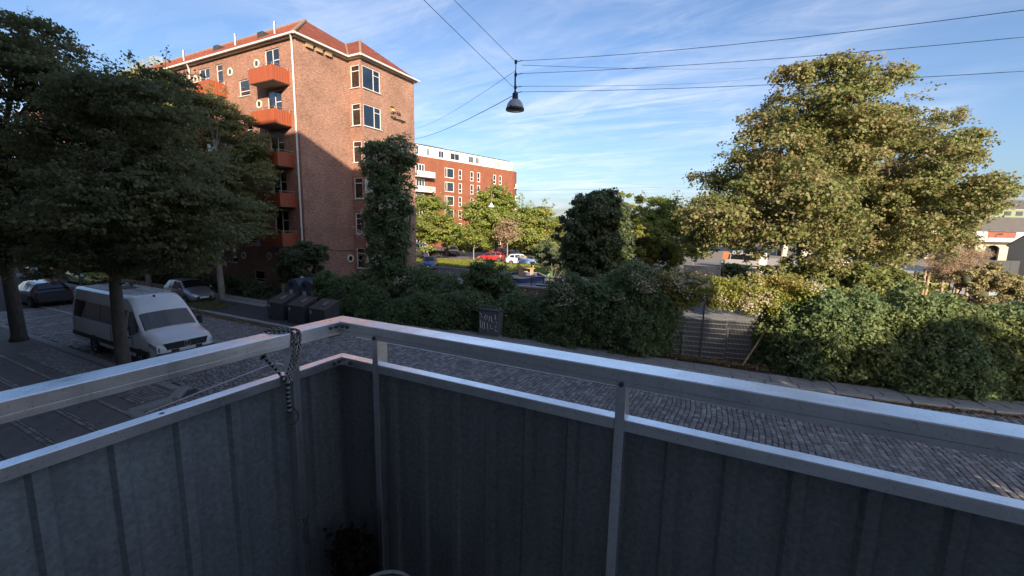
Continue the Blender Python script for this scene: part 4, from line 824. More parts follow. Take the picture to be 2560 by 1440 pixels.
def car(name, label, loc, rz, L_, W_, style, paint, group=None, hs=1.0, cat='car', nose=None, wheels=(.17, .83), wr=.30, glass='carglass', simple=False):
    """origin at the middle on the ground, nose towards local +x"""
    T = thing(name, label, cat, loc, rz, group); st = STYLES[style]
    xs = np.array([s[0] for s in st]); ar = np.array([s[1:] for s in st])
    def at(t): return [float(np.interp(t, xs, ar[:, k])) for k in range(5)]
    def sec(t):
        zl, zb, zt, wb, wt = at(t); w = W_/2; x = L_*(.5-t); zl, zb, zt = zl*hs, zb*hs, zt*hs
        return [(x, 0, zl), (x, .82*w*wb, zl), (x, .985*w*wb, zl+.10), (x, w*wb, zl+.55*(zb-zl)), (x, .985*w*wb, zb), (x, w*wt+.012, zt-.085*hs), (x, w*wt*.93, zt-.025*hs), (x, w*wt*.7, zt), (x, 0, zt+.018)]
    ts = sorted({*xs.tolist(), *np.linspace(0, 1, 22).tolist()}); ring = [sec(t) for t in ts]; b = MB()
    for s in (1, -1):
        for i in range(len(ts)-1):
            for k in range(8):
                q = [ring[i][k], ring[i+1][k], ring[i+1][k+1], ring[i][k+1]]; b.face([(p[0], p[1]*s, p[2]) for p in q])
        for e in (0, -1): b.face([(p[0], p[1]*s, p[2]) for p in ring[e]])
    b.build('body', paint, T, smooth=38)
    def side(t, z, s, off=.018):
        q = sec(t); a, c = q[4], q[5]; f = (z-a[2])/max(1e-4, c[2]-a[2]); return (a[0], (a[1]+(c[1]-a[1])*f+off)*s, z)
    def side_glass(t0, t1, z0, z1, s, tz0=0, tz1=0, nm='side_window'):
        g = MB(); n = 9
        for i in range(n):
            ta, tb = t0+(t1-t0)*i/n, t0+(t1-t0)*(i+1)/n
            top = lambda t: min(z1, sec(t)[5][2]-.01)
            ba = max(z0, sec(ta)[4][2]+.01); bb = max(z0, sec(tb)[4][2]+.01)
            if top(ta)-ba < .04 or top(tb)-bb < .02: continue
            g.face([side(ta, ba, s), side(tb, bb, s), side(tb, top(tb), s), side(ta, top(ta), s)])
        if g.f: g.build(nm, MT[glass], T, fix=False)
    def top_patch(t0, t1, nm, m, k0=5, inset=.02, off=.018):
        g = MB(); n = 6; rows = []; off = off if t0 < .5 else .035
        for i in range(n+1):
            q = sec(t0+(t1-t0)*i/n); row = [(p[0]+off*.6*(1 if t0 < .5 else -1), max(0, p[1]-inset) , p[2]+off) for p in q[k0:]]; rows.append([(p[0], -p[1], p[2]) for p in row]+[p for p in reversed(row[:-1])])
        for i in range(n):
            for j in range(len(rows[0])-1): g.face([rows[i][j], rows[i][j+1], rows[i+1][j+1], rows[i+1][j]])
        return g.build(nm, m, T, smooth=True, fix=False)
    if style == 'van':
        for s in (1, -1):
            side_glass(.17, .275, 1.30, 1.98, s); side_glass(.30, .60, 1.34, 2.0, s); side_glass(.605, .80, 1.34, 2.0, s); side_glass(.805, .955, 1.34, 2.0, s)
            g = MB(); g.bar((L_*.44, s*(W_/2+.004), .62), (-L_*.49, s*(W_/2+.004), .62), .03, .16); g.build('side_trim', MT['black'], T)
        top_patch(.142, .212, 'windscreen', MT[glass], inset=.06)
    else:
        for s in (1, -1):
            t1 = {'hatch': .87, 'saloon': .86, 'suv': .92}[style]; side_glass(.29, .52, 0, 9, s); side_glass(.535, .70, 0, 9, s); side_glass(.72, t1, 0, 9, s)
        a0, a1 = {'hatch': (.255, .42), 'saloon': (.285, .40), 'suv': (.24, .37)}[style]; top_patch(a0, a1, 'windscreen', MT[glass])
        a0, a1 = {'hatch': (.875, .955), 'saloon': (.80, .89), 'suv': (.905, .96)}[style]; top_patch(a0, a1, 'rear_window', MT[glass])
    for tf in wheels:
        for s in (1, -1):
            x, y = L_*(.5-tf), s*(W_/2-.10)
            A = MB(); A.lathe([(0, s*.102), (wr*1.16, s*.102)], 22, (x, y, wr*1.03), 'y'); A.build('wheel_arch', MT['black'], T, fix=False)
            Wl = MB(); Wl.lathe([(wr*.62, s*.10), (wr*.9, s*.112), (wr, s*.085), (wr, -s*.10), (wr*.6, -s*.11)], 22, (x, y, wr), 'y'); wo = Wl.build('wheel', MT['rubber'], T, smooth=40)
            rm = MB(); rm.lathe([(0, s*.098), (wr*.16, s*.106), (wr*.2, s*.09), (wr*.56, s*.092), (wr*.63, s*.112)], 20, (x, y, wr), 'y'); rm.build('rim', MT['rim'], wo, smooth=40)
            if not simple:
                sp = MB()
                for k in range(5):
                    a = k*2*math.pi/5; sp.bar((x, y+s*.1, wr), (x+wr*.55*math.cos(a), y+s*.1, wr+wr*.55*math.sin(a)), .05, .02, up=(0, 1, 0))
                sp.build('spokes', MT['rim'], wo)
    zh = {'hatch': .60, 'saloon': .57, 'suv': .76, 'van': .86}[style]*hs; hw = W_/2; fx = L_/2
    for s in (1, -1):
        t1 = .062 if style == 'van' else .13; g = MB(); G_ = []
        for a in np.linspace(.006, t1, 5):
            q = sec(a); f1 = (a-.006)/(t1-.006); lo = .35+.25*f1
            G_.append([tuple(Vector(q[3]).lerp(Vector(q[4]), lo+(1.0-lo)*e)+Vector((.012, .016, .004))) for e in (0, .5, 1)])
        for i_ in range(4):
            for k_ in range(2): g.face([(p[0], p[1]*s, p[2]) for p in (G_[i_][k_], G_[i_+1][k_], G_[i_+1][k_+1], G_[i_][k_+1])])
        g.build('headlight', MT['lamp'], T, smooth=True, fix=False)
        g = MB(); g.bar((-fx+.10, s*hw*.80, zh+.12), (-fx+.10, s*hw*.80, zh+.38), .10, .12); g.build('tail_light', MT['redlamp'], T, bevel=.02)
        if not simple:
            mt = .29 if style != 'van' else .19; q = sec(mt); g = MB(); g.box(q[4][0]-.02, q[4][0]+.11, s*(q[4][1]+.03)-.0, s*(q[4][1]+.18), q[4][2]+.02, q[4][2]+(.17 if style != 'van' else .36)); g.build('wing_mirror', MT['black'] if style == 'van' else paint, T, bevel=.03)
    g = MB(); g.box(fx-.06, fx+.015, -hw*.5, hw*.5, zh-.30*hs, zh-.12*hs); g.build('lower_grille', MT['black'], T, bevel=.02)
    g = MB(); g.box(fx+.0, fx+.03, -.26, .26, zh-.22, zh-.11); g.build('number_plate', MT['white'], T)
    return T
MT['carglass'] = glass_mat('car_glass', (0.012, 0.014, 0.017), .03)
MT['lamp'] = mat('headlamp', (0.55, 0.56, 0.58), rough=.08, metal=.5, coat=1); MT['redlamp'] = mat('tail_lamp', (0.30, 0.015, 0.012), rough=.15, coat=.5)
def paint(name, c, metal=0.0): return mat(name, c, tuple(v*.88 for v in c), scale=.7, rough=.28, metal=metal, coat=1.0)
PW = paint('white_car_paint', (0.84, 0.85, 0.86)); 
van = car('passenger_van', 'white high roof passenger van with dark side windows parked behind the tree', (-20.65, 7.85, .02), 0, 6.75, 1.99, 'van', PW, cat='van', wheels=(.145, .70), wr=.34)
fx = 6.75/2
b = MB(); b.prism([(-.62, -.13), (.62, -.13), (.70, .10), (-.70, .10)], (fx-.045, 0, .88), (0, 1, 0), (0, 0, 1), (1, 0, 0), .06); gr = b.build('grille', MT['black'], van, bevel=.01)
for z in (.82, .88, .94): b = MB(); b.bar((fx+.022, -.6, z), (fx+.022, .6, z), .012, .02); b.build('grille_bar', MT['darksteel'], gr)
b = MB(); b.tube([(fx+.045, .10*math.cos(t), .88+.10*math.sin(t)) for t in np.linspace(0, 2*math.pi, 25)], .011, 6)
for k in range(3): a = math.pi/2+k*2*math.pi/3; b.bar((fx+.045, 0, .88), (fx+.045, .098*math.cos(a), .88+.098*math.sin(a)), .018, .012)
b.build('star_emblem', MT['rim'], gr, smooth=40)
b = MB(); b.box(fx-.10, fx+.05, -.93, .93, .36, .66); b.build('bumper', mat('bumper_plastic', (.06, .063, .07), (.08, .082, .088), scale=5, rough=.6), van, bevel=.05)
for s in (-1, 1): b = MB(); b.face([(fx-.93, s*.22, 1.318), (fx-.93, s*.72, 1.30), (fx-.80, s*.70, 1.275), (fx-.80, s*.22, 1.292)]); b.build('bonnet_vent', MT['black'], van, fix=False)
b = MB(); b.box(-1.5, -.6, -.32, .32, 2.50, 2.545); b.build('roof_hatch', MT['black'], van, bevel=.02)
for y in (-.6, -.42, -.24, .24, .42, .6): b = MB(); b.box(-2.9, 1.2, y-.02, y+.02, 2.505, 2.532); b.build('roof_rib', PW, van, bevel=.008)
b = MB(); b.box(1.35, 1.45, -.06, .0, 2.36, 2.46); b.build('roof_antenna', MT['black'], van, bevel=.02)
b = MB(); b.tube([(fx-.98, .2, 1.33), (fx-1.02, -.5, 1.40)], .012, 5); b.build('wiper', MT['black'], van)
for x_, z0_, z1_ in ((1.85, .72, 1.3), (1.42, .5, 2.2), (.18, .5, 2.2), (-3.1, .5, 2.2)):
    b = MB(); b.bar((x_, -1.0, z0_), (x_, -.995, 1.28), .012, .008); b.build('door_seam', MT['black'], van)
for x_ in (1.55, .35): b = MB(); b.bar((x_, -1.012, 1.06), (x_+.22, -1.012, 1.06), .03, .035); b.build('door_handle', MT['black'], van)
car('silver_hatchback', 'small silver hatchback parked at the far kerb beside the pale trunk', (-31.2, 14.6, .02), 0, 3.45, 1.63, 'hatch', paint('silver_paint', (0.36, 0.35, 0.37), .6), wr=.28)
car('dark_estate_car', 'dark car at the left edge whose rear wheel shows beside the thick trunk', (-37.7, 9.6, .02), R(180), 4.4, 1.78, 'hatch', paint('black_paint', (0.02, 0.022, 0.028)), wr=.32)
car('lime_car', 'pale green car under the street trees at far left', (-45.6, 14.3, .02), 0, 4.0, 1.7, 'hatch', paint('lime_paint', (0.36, 0.42, 0.12)), simple=True)
car('grey_car', 'grey car parked furthest down the street on the left', (-54.5, 14.2, .02), 0, 4.2, 1.75, 'saloon', paint('grey_paint', (0.14, 0.15, 0.16)), simple=True)
car('white_near_car', 'white car whose rounded front just shows over the lower rail', (-7.85, 7.75, .02), 0, 4.2, 1.78, 'hatch', PW, wr=.31)
LT = 'cars parked on the sunny lot beyond the playground'
car('blue_car', 'blue car beside the white sign post near the brick corner', (-32.0, 40.6, 0), R(-60), 4.0, 1.7, 'hatch', paint('blue_paint', (0.02, 0.07, 0.28)), LT, simple=True)
car('black_suv', 'dark four wheel drive car parked at the back of the lot', (-42.5, 60.0, 0), R(-40), 4.5, 1.85, 'suv', paint('dark_green_paint', (0.025, 0.035, 0.035)), LT, simple=True)
car('red_car', 'bright red car behind the bush on the sunny lot', (-31.5, 54.5, 0), R(200), 4.0, 1.7, 'hatch', paint('red_paint', (0.36, 0.025, 0.025)), LT, simple=True)
car('red_brown_car', 'dull red car further back beyond the bright red one', (-36.5, 66, 0), R(160), 4.2, 1.7, 'saloon', paint('rust_paint', (0.30, 0.06, 0.04)), LT, simple=True)
car('navy_car', 'black estate car between the red and the white car', (-29.4, 58.6, 0), R(20), 4.4, 1.75, 'saloon', paint('navy_paint', (0.015, 0.018, 0.03)), LT, simple=True)
car('white_hatchback', 'white hatchback parked on the lawn edge behind the play stall', (-25.6, 52.6, 0), R(28), 4.1, 1.72, 'hatch', PW, LT, simple=True)
car('pale_blue_car', 'pale blue car behind the hedge at the right edge', (19.8, 47.5, 0), R(-20), 4.2, 1.75, 'hatch', paint('pale_blue_paint', (0.45, 0.55, 0.65)), simple=True)
car('white_delivery_van', 'white van glimpsed through the lower leaves of the large maple', (14.5, 74.0, 0), R(20), 6.2, 2.0, 'van', PW, cat='van', wheels=(.145, .70), wr=.34, simple=True)
car('grey_flatbed_van', 'pale grey van parked beyond the concrete wall under the maple', (1.8, 66.0, 0), R(150), 5.6, 1.95, 'van', paint('pale_grey_paint', (.55, .54, .50)), cat='van', wheels=(.145, .70), wr=.34, simple=True)
# covered market stall / awning at the brick corner
aw = thing('beige_awning', 'beige tarpaulin awning on a low cart behind the brick corner', 'awning', (-42.5, 52.5, 0), R(20))
b = MB(); b.face([(-3, -1.2, 2.6), (3.4, -1.2, 1.5), (3.4, 1.2, 1.5), (-3, 1.2, 2.7)]); b.build('tarpaulin', MT['cream'], aw, fix=False)
b = MB(); b.box(-3, 3, -.9, .9, .45, 1.2); b.build('cart_bed', MT['black'], aw); b = MB(); [b.tube([(x, y, 0), (x, y, 1.55)], .05, 6) for x in (-2.8, 3.2) for y in (-1, 1)]; b.build('frame', MT['darksteel'], aw)
# bicycle at the left edge
bk = thing('bicycle', 'bicycle leaning by the near pavement at the bottom left edge', 'bicycle', (-15.0, 2.55, .125), R(8)); bk.rotation_euler = (R(6), 0, R(8))
for x in (.0, -1.05):
    b = MB(); b.tube([(x+.33*math.cos(t), 0, .34+.33*math.sin(t)) for t in np.linspace(0, 2*math.pi, 33)], .02, 8); wl = b.build('wheel', MT['rubber'], bk, smooth=True)
    b = MB(); b.tube([(x+.305*math.cos(t), 0, .34+.305*math.sin(t)) for t in np.linspace(0, 2*math.pi, 33)], .01, 6); [b.tube([(x, 0, .34), (x+.3*math.cos(a), 0, .34+.3*math.sin(a))], .0015, 3) for a in np.linspace(0, 2*math.pi, 19)[:-1]]; b.build('rim', MT['rim'], wl)
b = MB(); [b.tube(p, .017, 8) for p in ([(0, 0, .34), (-.12, 0, .62), (-.17, 0, .86)], [(-.14, 0, .72), (-.58, 0, .30)], [(-.15, 0, .80), (-.70, 0, .78)], [(-.58, 0, .30), (-.74, 0, .88)], [(-.58, 0, .30), (-1.05, 0, .34)], [(-.70, 0, .78), (-1.05, 0, .34)])]; b.build('frame', MT['black'], bk, smooth=40)
b = MB(); b.tube([(-.25, -.28, .98), (-.16, -.2, 1.0), (-.16, .2, 1.0), (-.25, .28, .98)], .013, 8); b.tube([(-.17, 0, .86), (-.16, 0, 1.0)], .014, 8); b.build('handlebar', MT['steel'], bk, smooth=40)
b = MB(); b.prism([(-.90, .0), (-.62, .03), (-.62, -.03), (-.90, -.09)], (0, 0, .93), (1, 0, 0), (0, 1, 0), (0, 0, 1), .05); b.build('saddle', MT['black'], bk, bevel=.015)

# ================================================================ BINS, CABINET
MT['bin'] = mat('bin_sheet_steel', (0.045, 0.047, 0.055), (0.06, 0.062, 0.07), scale=4, rough=.5); MT['binlid'] = mat('bin_brown_lid', (0.075, 0.055, 0.048), (0.095, 0.07, 0.06), scale=4, rough=.5)
def waste_box(x, col, label):
    T = thing('waste_container', label, 'waste container', (x, 13.82, .12), R(1), 'sloping waste containers on the pavement')
    w, d, zf, zb = 1.16, .88, .90, 1.26
    b = MB(); b.prism([(0, 0), (d, 0), (d, zb), (0, zf)], (0, 0, 0), (0, 1, 0), (0, 0, 1), (1, 0, 0), w); b.build('body', MT['bin'], T, bevel=.015)
    b = MB(); b.prism([(-.02, zf), (d+.01, zb+.01), (d+.01, zb+.045), (-.02, zf+.035)], (-.015, 0, 0), (0, 1, 0), (0, 0, 1), (1, 0, 0), w+.03); b.build('lid', MT['binlid'], T, bevel=.008)
    s = (zb-zf)/d; P = lambda x_, y_, h=.05: (x_, y_, zf+s*y_+h)
    b = MB(); b.face([P(.62, .25), P(.86, .25), P(.86, .68), P(.62, .68)]); b.build('hatch', MT['black'], T, fix=False)
    b = MB(); b.tube([P(.66, .30, .075), P(.66, .62, .075), P(.80, .62, .075), P(.80, .30, .075), P(.66, .30, .075)], .022, 6); b.build('handle', MT['steel'], T)
    b = MB(); b.box(.10, .20, -.006, -.002, .66, .82); b.build('sticker', col, T)
ST = {'w': mat('white_sticker', (.7, .6, .6), (.6, .25, .25), scale=18, rough=.6), 'b': mat('blue_sticker', (.1, .25, .6), (.6, .65, .7), scale=14, rough=.6), 'p': mat('pink_sticker', (.7, .65, .62), (.65, .3, .3), scale=16, rough=.6)}
waste_box(-21.84, ST['w'], 'dark sloping waste container with white sticker, leftmost of the three'); waste_box(-20.16, ST['b'], 'dark sloping waste container with blue sticker, middle of the three'); waste_box(-18.52, ST['p'], 'dark sloping waste container with pale sticker, nearest the hedge')
MT['bank'] = mat('bottle_bank_plastic', (0.055, 0.07, 0.10), (0.075, 0.09, 0.12), scale=3, rough=.5)
def bottle_bank(x, label):
    T = thing('bottle_bank', label, 'bottle bank', (x, 16.9, .12), R(2), 'round topped bottle banks behind the containers'); r = .52
    prof = [(-r, 0), (r, 0), (r, 1.2)]+[(r*math.cos(t), 1.2+r*.95*math.sin(t)) for t in np.linspace(.15, math.pi-.15, 14)]+[(-r, 1.2)]
    b = MB(); b.prism(prof, (0, 0, 0), (1, 0, 0), (0, 0, 1), (0, 1, 0), 1.25); b.build('shell', MT['bank'], T, smooth=30, bevel=.02)
    b = MB(); b.lathe([(0, -.006), (.13, -.006), (.13, -.03), (.17, -.03), (.17, .0)], 20, (-.15, 0, 1.32), 'y'); b.build('bottle_hole', MT['black'], T, smooth=40)
    b = MB(); b.box(-.32, -.02, -.012, -.004, .62, .98); b.build('notice', ST['w'], T)
    b = MB(); b.lathe([(.14, 0), (.12, .05), (.04, .07), (.03, .16), (0, .17)], 14, (.15, .55, 1.69)); b.build('lifting_eye', MT['steel'], T, smooth=40)
bottle_bank(-24.0, 'blue grey bottle bank, the left one by the shrub'); bottle_bank(-22.75, 'blue grey bottle bank, the right one next to the hedge')
wf = thing('wire_screen', 'small steel mesh screen beside the bottle banks', 'fence panel', (-25.1, 17.0, .12)); b = MB(); b.box(-.05, .05, -.05, .05, 0, 1.25); b.build('post', MT['steel'], wf)
b = MB(); [b.tube([(.05+i*.11, 0, .1), (.05+i*.11, 0, 1.22)], .008, 4) for i in range(8)]; [b.tube([(.0, 0, .15+i*.13), (.85, 0, .15+i*.13)], .008, 4) for i in range(9)]; b.build('mesh', MT['steel'], wf)
ut = thing('utility_cabinet', 'grey utility cabinet covered in chalky graffiti in front of the hedge', 'cabinet', (-10.30, 16.74, .12), R(4))
b = MB(); b.box(0, 1.06, 0, .45, .06, 1.22); b.build('body', mat('cabinet_paint', (.09, .10, .10), (.13, .135, .14), scale=4, rough=.6), ut, bevel=.012)
b = MB(); b.box(-.03, 1.09, -.03, .5, 1.222, 1.27); b.build('lid', MT['darksteel'], ut, bevel=.01); b = MB(); b.box(-.02, 1.08, .02, .43, 0, .058); b.build('plinth', MT['concrete'], ut)
MT['chalk'] = mat('chalk_paint', (.62, .62, .63), rough=.9); b = MB()
for st_ in ([(.06, 1.1), (.16, 1.0), (.08, .92), (.2, .9)], [(.08, .78), (.10, .4), (.2, .36), (.22, .72)], [(.3, .9), (.38, 1.04), (.48, .92), (.36, .78), (.30, .9)], [(.55, .75), (.57, .98), (.66, .98), (.68, .78), (.76, .7)], [(.88, 1.1), (.86, .85)], [(.9, .72), (.98, .7)], [(.86, .55), (.96, .6), (.9, .45), (.84, .52)], [(.88, .4), (.89, .3), (1.0, .32)], [(.1, .25), (.11, .24)], [(.3, .7), (.32, .35)], [(.45, .65), (.5, .3)], [(.62, .6), (.64, .38), (.75, .42)]):
    b.tube([(x_, -.004, z_) for x_, z_ in st_], .014, 4)
b.build('graffiti', MT['chalk'], ut)

# ================================================================ MESH GATE BY THE HEDGE
gt = thing('wire_mesh_fence', 'grey welded mesh fence panels in the hedge gap with a leaning brace', 'fence', (-1.75, 18.25, .09), math.atan2(.62, 3.2))
for k, (x0, h, tilt) in enumerate(((0.0, 2.05, 0), (1.08, 2.05, 0), (2.0, 2.25, 0))):
    w = (1.08, .92, 1.5)[k]; b = MB(); y0 = (.0, .0, .18)[k]
    if k == 2: b2 = b
    for i in range(int(w/.05)+1): b.tube([(x0+i*.05, y0, .05), (x0+i*.05, y0, h)], .0032 if k < 2 else .005, 3, cap=False)
    for i in range(int(h/.2)+1): b.tube([(x0, y0-.004, .08+i*.2), (x0+w, y0-.004, .08+i*.2)], .006, 4, cap=False); b.tube([(x0, y0+.004, .10+i*.2), (x0+w, y0+.004, .10+i*.2)], .005, 4, cap=False)
    b.build('mesh_panel', MT['steel'], gt, fix=False)
for x, h in ((1.08, 2.3), (2.02, 1.4), (.32, 1.0), (3.5, 2.2)): b = MB(); b.box(x-.025, x+.025, -.05, -.01, 0, h); b.build('post', MT['darksteel'], gt)
b = MB(); b.tube([(2.45, -.75, .0), (3.45, -.1, 1.62)], .03, 8); b.build('brace', MT['wood'], gt)
# ================================================================ HEDGES AND VINES
def hedge(name, label, path, n, mat_, size, bloom=0, bloom_top=.55, seed=1, cat='hedge', tint=.15, bump=.34):
    rng = np.random.default_rng(seed); P = np.array(path, float); o0 = np.array([P[0, 0], P[0, 1], .08]); T = thing(name, label, cat, tuple(o0))
    xs = P[:, 0]; F = lambda x, k: np.interp(x, xs, P[:, k])
    w = F(np.linspace(xs[0], xs[-1], 200), 3)+1.0; cdf = np.cumsum(w)/w.sum()
    def sample(n, lo=0.0, hi=.86):
        x = np.interp(rng.random(n), cdf, np.linspace(xs[0], xs[-1], 200)); u = rng.random(n)
        th = np.where(u < .58, np.arcsin(np.clip(np.maximum(lo, u/.58), 0, 1)**1.667), np.pi*(.22+(hi-.22)*(u-.58)/.42))
        yf, yb, h = F(x, 1), F(x, 2), F(x, 3); c, s = np.cos(th), np.sin(th)
        end = np.clip(np.minimum(x-xs[0], xs[-1]-x)/1.0, .0, 1)**.5
        y = (yf+yb)/2-(yb-yf)/2*np.sign(c)*np.abs(c)**.6*(.5+.5*end); z = h*np.abs(s)**.6*(.55+.45*end)*(1+.045*np.sin(x*2.3+seed)+.04*np.sin(x*5.1+2*seed))
        out = np.stack([np.zeros(n), -c, s], 1); p = np.stack([x, y, z], 1)
        d = wob(p, 1.1, seed)*bump+wob(p, 2.7, seed+2)*bump*.5-np.abs(rng.normal(0, .10, n)); p = p+out*d[:, None]+rng.normal(0, .05, (n, 3)); p[:, 2] = np.maximum(p[:, 2], .05); return p, out
    nc = n//34; pc, oc = sample(nc); pc = pc+oc*(rng.uniform(-.05, .16, nc)*(1+(rng.random(nc) < .12)*1.6))[:, None]; ci = rng.integers(0, nc, int(n*.8)); q = rng.normal(0, 1, (len(ci), 3)); q /= np.linalg.norm(q, axis=1)[:, None]
    p1 = pc[ci]+q*(size*2.1*rng.random(len(ci))**.4)[:, None]*np.array([1, 1, .8])-oc[ci]*.06; p0, o_0 = sample(n-len(ci)); p = np.concatenate([p1, p0]); out = np.concatenate([oc[ci]*.5+q*.6, o_0]); p[:, 2] = np.maximum(p[:, 2], .05); n = len(p)
    tn = np.clip(wob(p, .9, seed*3)*.6+rng.normal(0, .25, n), 0, 1)*tint*2
    link('foliage', leaf_mesh('foliage', p-o0+np.array([0, 0, .08]), size*rng.uniform(.6, 1.3, n), out, mat_, np.clip(tn, 0, 1), up=.25, rnd=.75, rng=rng), T)
    if bloom:
        p, out = sample(bloom*3, .6, .7); k = (wob(p, 1.4, seed+5) > .0)[:len(p)] & (p[:, 2] > F(p[:, 0], 3)*bloom_top); p, out = p[k]+out[k]*.16, out[k]
        link('blossom', leaf_mesh('blossom', p-o0+np.array([0, 0, .08]), size*.75*rng.uniform(.5, 1.3, len(p)), out, LM['bloom'], rng.random(len(p))*.5, rng=rng), T)
    b = MB(); xx = np.arange(xs[0]+.35, xs[-1]-.3, .4); ring = []
    for x in xx:
        yf, yb, h = float(F(x, 1))+.34, float(F(x, 2))-.26, float(F(x, 3))-.28
        ring.append([(x-o0[0], (yf+yb)/2-(yb-yf)/2*math.copysign(abs(math.cos(t))**.6, math.cos(t))-o0[1]+.05*math.sin(7*x+3*t), max(.0, h*abs(math.sin(t))**.6+.05*math.sin(5*x+2*t))) for t in (0, .015, .12, .4, .8, 1.3, 1.85, 2.4, 2.8, 3.05, math.pi)])
    for i in range(len(ring)-1):
        for j in range(10): b.face([ring[i][j], ring[i+1][j], ring[i+1][j+1], ring[i][j+1]])
    b.face(ring[0]); b.face(ring[-1]); b.build('stems', MT['hedgecore'], T, fix=False)
    return T
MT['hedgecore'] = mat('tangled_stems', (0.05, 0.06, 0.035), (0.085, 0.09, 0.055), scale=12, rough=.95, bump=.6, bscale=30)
def bush(name, label, base, lobes, twigs, per, size, mat_, spray=.22, seed=1, tint=.2, cat='bush', flat=.7, bloom=0, gap=.15, slim=.42, core=True, stem=.05, group=None, stems=True):
    rng = np.random.default_rng(seed); T = thing(name, label, cat, base, 0, group); b0 = np.array(base); lob = [(l[0]-base[0], l[1]-base[1], l[2]-base[2], l[3]) for l in lobes]
    p, out = crown_points(lob, twigs, per, spray, rng, flat, shell=.12, gap=gap, ph=seed, rc=spray*1.25); n = len(p); k = p[:, 2] > .03; p, out = p[k], out[k]; n = len(p)
    tn = np.clip(wob(p, 1.0, seed*2)*.7+rng.normal(0, .25, n), 0, 1)*tint*2
    link('foliage', leaf_mesh('foliage', p, size*rng.uniform(.6, 1.25, n), out, mat_, np.clip(tn, 0, 1), up=.35, rng=rng, slim=slim), T)
    if bloom:
        p, out = crown_points(lob, bloom, 5, spray*.5, rng, flat, shell=.04, gap=0); k = (wob(p, 1.4, seed+5) > -.1) & (out[:, 2] > -.5); p, out = p[k]+out[k]*spray*1.2, out[k]
        link('blossom', leaf_mesh('blossom', p, size*.8*rng.uniform(.5, 1.2, len(p)), out, LM['bloom'], rng.random(len(p))*.5, rng=rng), T)
    if core:
        b = MB()
        for l in lob:
            r = l[3]*.40; b.lathe([(0.001, -r)]+[(r*math.cos(t), r*math.sin(t)) for t in np.linspace(-1.2, 1.2, 6)]+[(0.001, r)], 9, l[:3])
        tag(b.build('inner_mass', MT['hedgecore'], T, fix=False, smooth=True), kind='stuff')
    if not stems: return T
    b = MB()
    for l in lob: b.tube([(l[0]*.2, l[1]*.2, 0), (l[0]*.7, l[1]*.7, l[2]*.5), l[:3]], [stem, stem*.7, stem*.3], 6)
    b.build('stems', MT['bark'], T, fix=False); return T
hedge('ivy_hedge', 'low ivy hedge from the bottle banks to the tall ivy column', [(-22.6, 16.75, 18.9, 1.75), (-21.5, 16.7, 19, 1.95), (-19, 16.4, 19, 2.1), (-16.6, 16.2, 19, 1.9)], 26000, LM['ivy'], .115, seed=2, tint=.06)
hedge('low_ivy_hedge', 'long ivy covered fence hedge behind the graffiti cabinet', [(-16.8, 16.2, 18.5, 1.35), (-15, 16.35, 18.6, 1.35), (-12.5, 16.85, 18.9, 1.5), (-9.0, 17.4, 19.2, 1.6), (-7.6, 17.45, 19.4, 1.75)], 34000, LM['ivy'], .11, seed=3, tint=.08, bloom=300)
hedge('flowering_hedge', 'tall dark vine hedge with pale blossom on top left of the mesh fence', [(-8.0, 17.2, 19.6, 1.7), (-7.0, 17.1, 19.8, 2.4), (-6.2, 17.1, 20, 2.75), (-5.0, 17.2, 20, 3.0), (-3.6, 17.3, 20, 3.5), (-2.7, 17.45, 20, 3.5), (-2.0, 17.8, 20, 3.0), (-1.5, 18.2, 19.8, 2.3)], 54000, LM['ivy'], .10, bloom=3600, seed=4, tint=.08, bloom_top=.66)
hedge('sunlit_hedge', 'tall ivy hedge right of the mesh fence with dappled sun', [(1.3, 18.45, 20.4, 2.3), (1.9, 18.1, 20.6, 2.75), (3.0, 17.85, 20.6, 2.95), (5.0, 17.95, 20.6, 3.0), (7.0, 18.3, 20.8, 2.95), (9.0, 18.75, 21.2, 2.85), (12.5, 19.6, 22.0, 2.8)], 88000, LM['ivy'], .108, seed=5, tint=.42, bump=.30)
hedge('ivy_bank', 'ivy mound beside the metal gate at the foot of the column', [(-16.6, 18.0, 20.6, 2.1), (-15.6, 17.9, 21, 2.45), (-14.2, 18.0, 21, 2.45), (-13.2, 18.2, 20.6, 2.1)], 16000, LM['ivy'], .11, bloom=250, seed=6, tint=.12)
bush('round_bush', 'big rounded dark green bush in front of the red car', (-11.9, 20.2, 0), [(-12.0, 20.2, 1.9, 1.35), (-13.1, 20.2, 1.3, 1.0), (-10.9, 20.1, 1.5, 1.1), (-11.6, 19.9, 2.5, .8), (-10.2, 20.0, 1.0, .8), (-12.6, 20.1, 2.3, .8), (-13.6, 20, .8, .7)], 2400, 11, .13, LM['ivy'], seed=7, tint=.06)
cl = []
for i, z in enumerate(np.arange(1.2, 9.3, .72)):
    wv = .12*math.sin(i*1.9); cl += [(-18.45+wv, 18.85, z, 1.02-.012*i), (-17.25+wv*1.4, 18.9, z+.3, 1.02-.018*i)]
cl += [(-18.9, 18.8, 8.6, .75), (-16.75, 18.9, 8.9, .72), (-17.0, 18.9, 9.35, .7), (-18.2, 18.9, 9.35, .75), (-17.6, 18.8, .7, 1.3), (-16.4, 18.7, .9, 1.0), (-16.6, 18.9, 2.2, .75), (-19.2, 18.7, 5.0, .55), (-16.15, 18.9, 6.1, .4)]
bush('ivy_column', 'tall pillar of ivy and pale blossom standing before the brick gable', (-17.85, 18.85, 0), cl, 6500, 11, .12, LM['ivy'], spray=.24, seed=8, tint=.05, bloom=4200, cat='vine', stem=.16, gap=0)
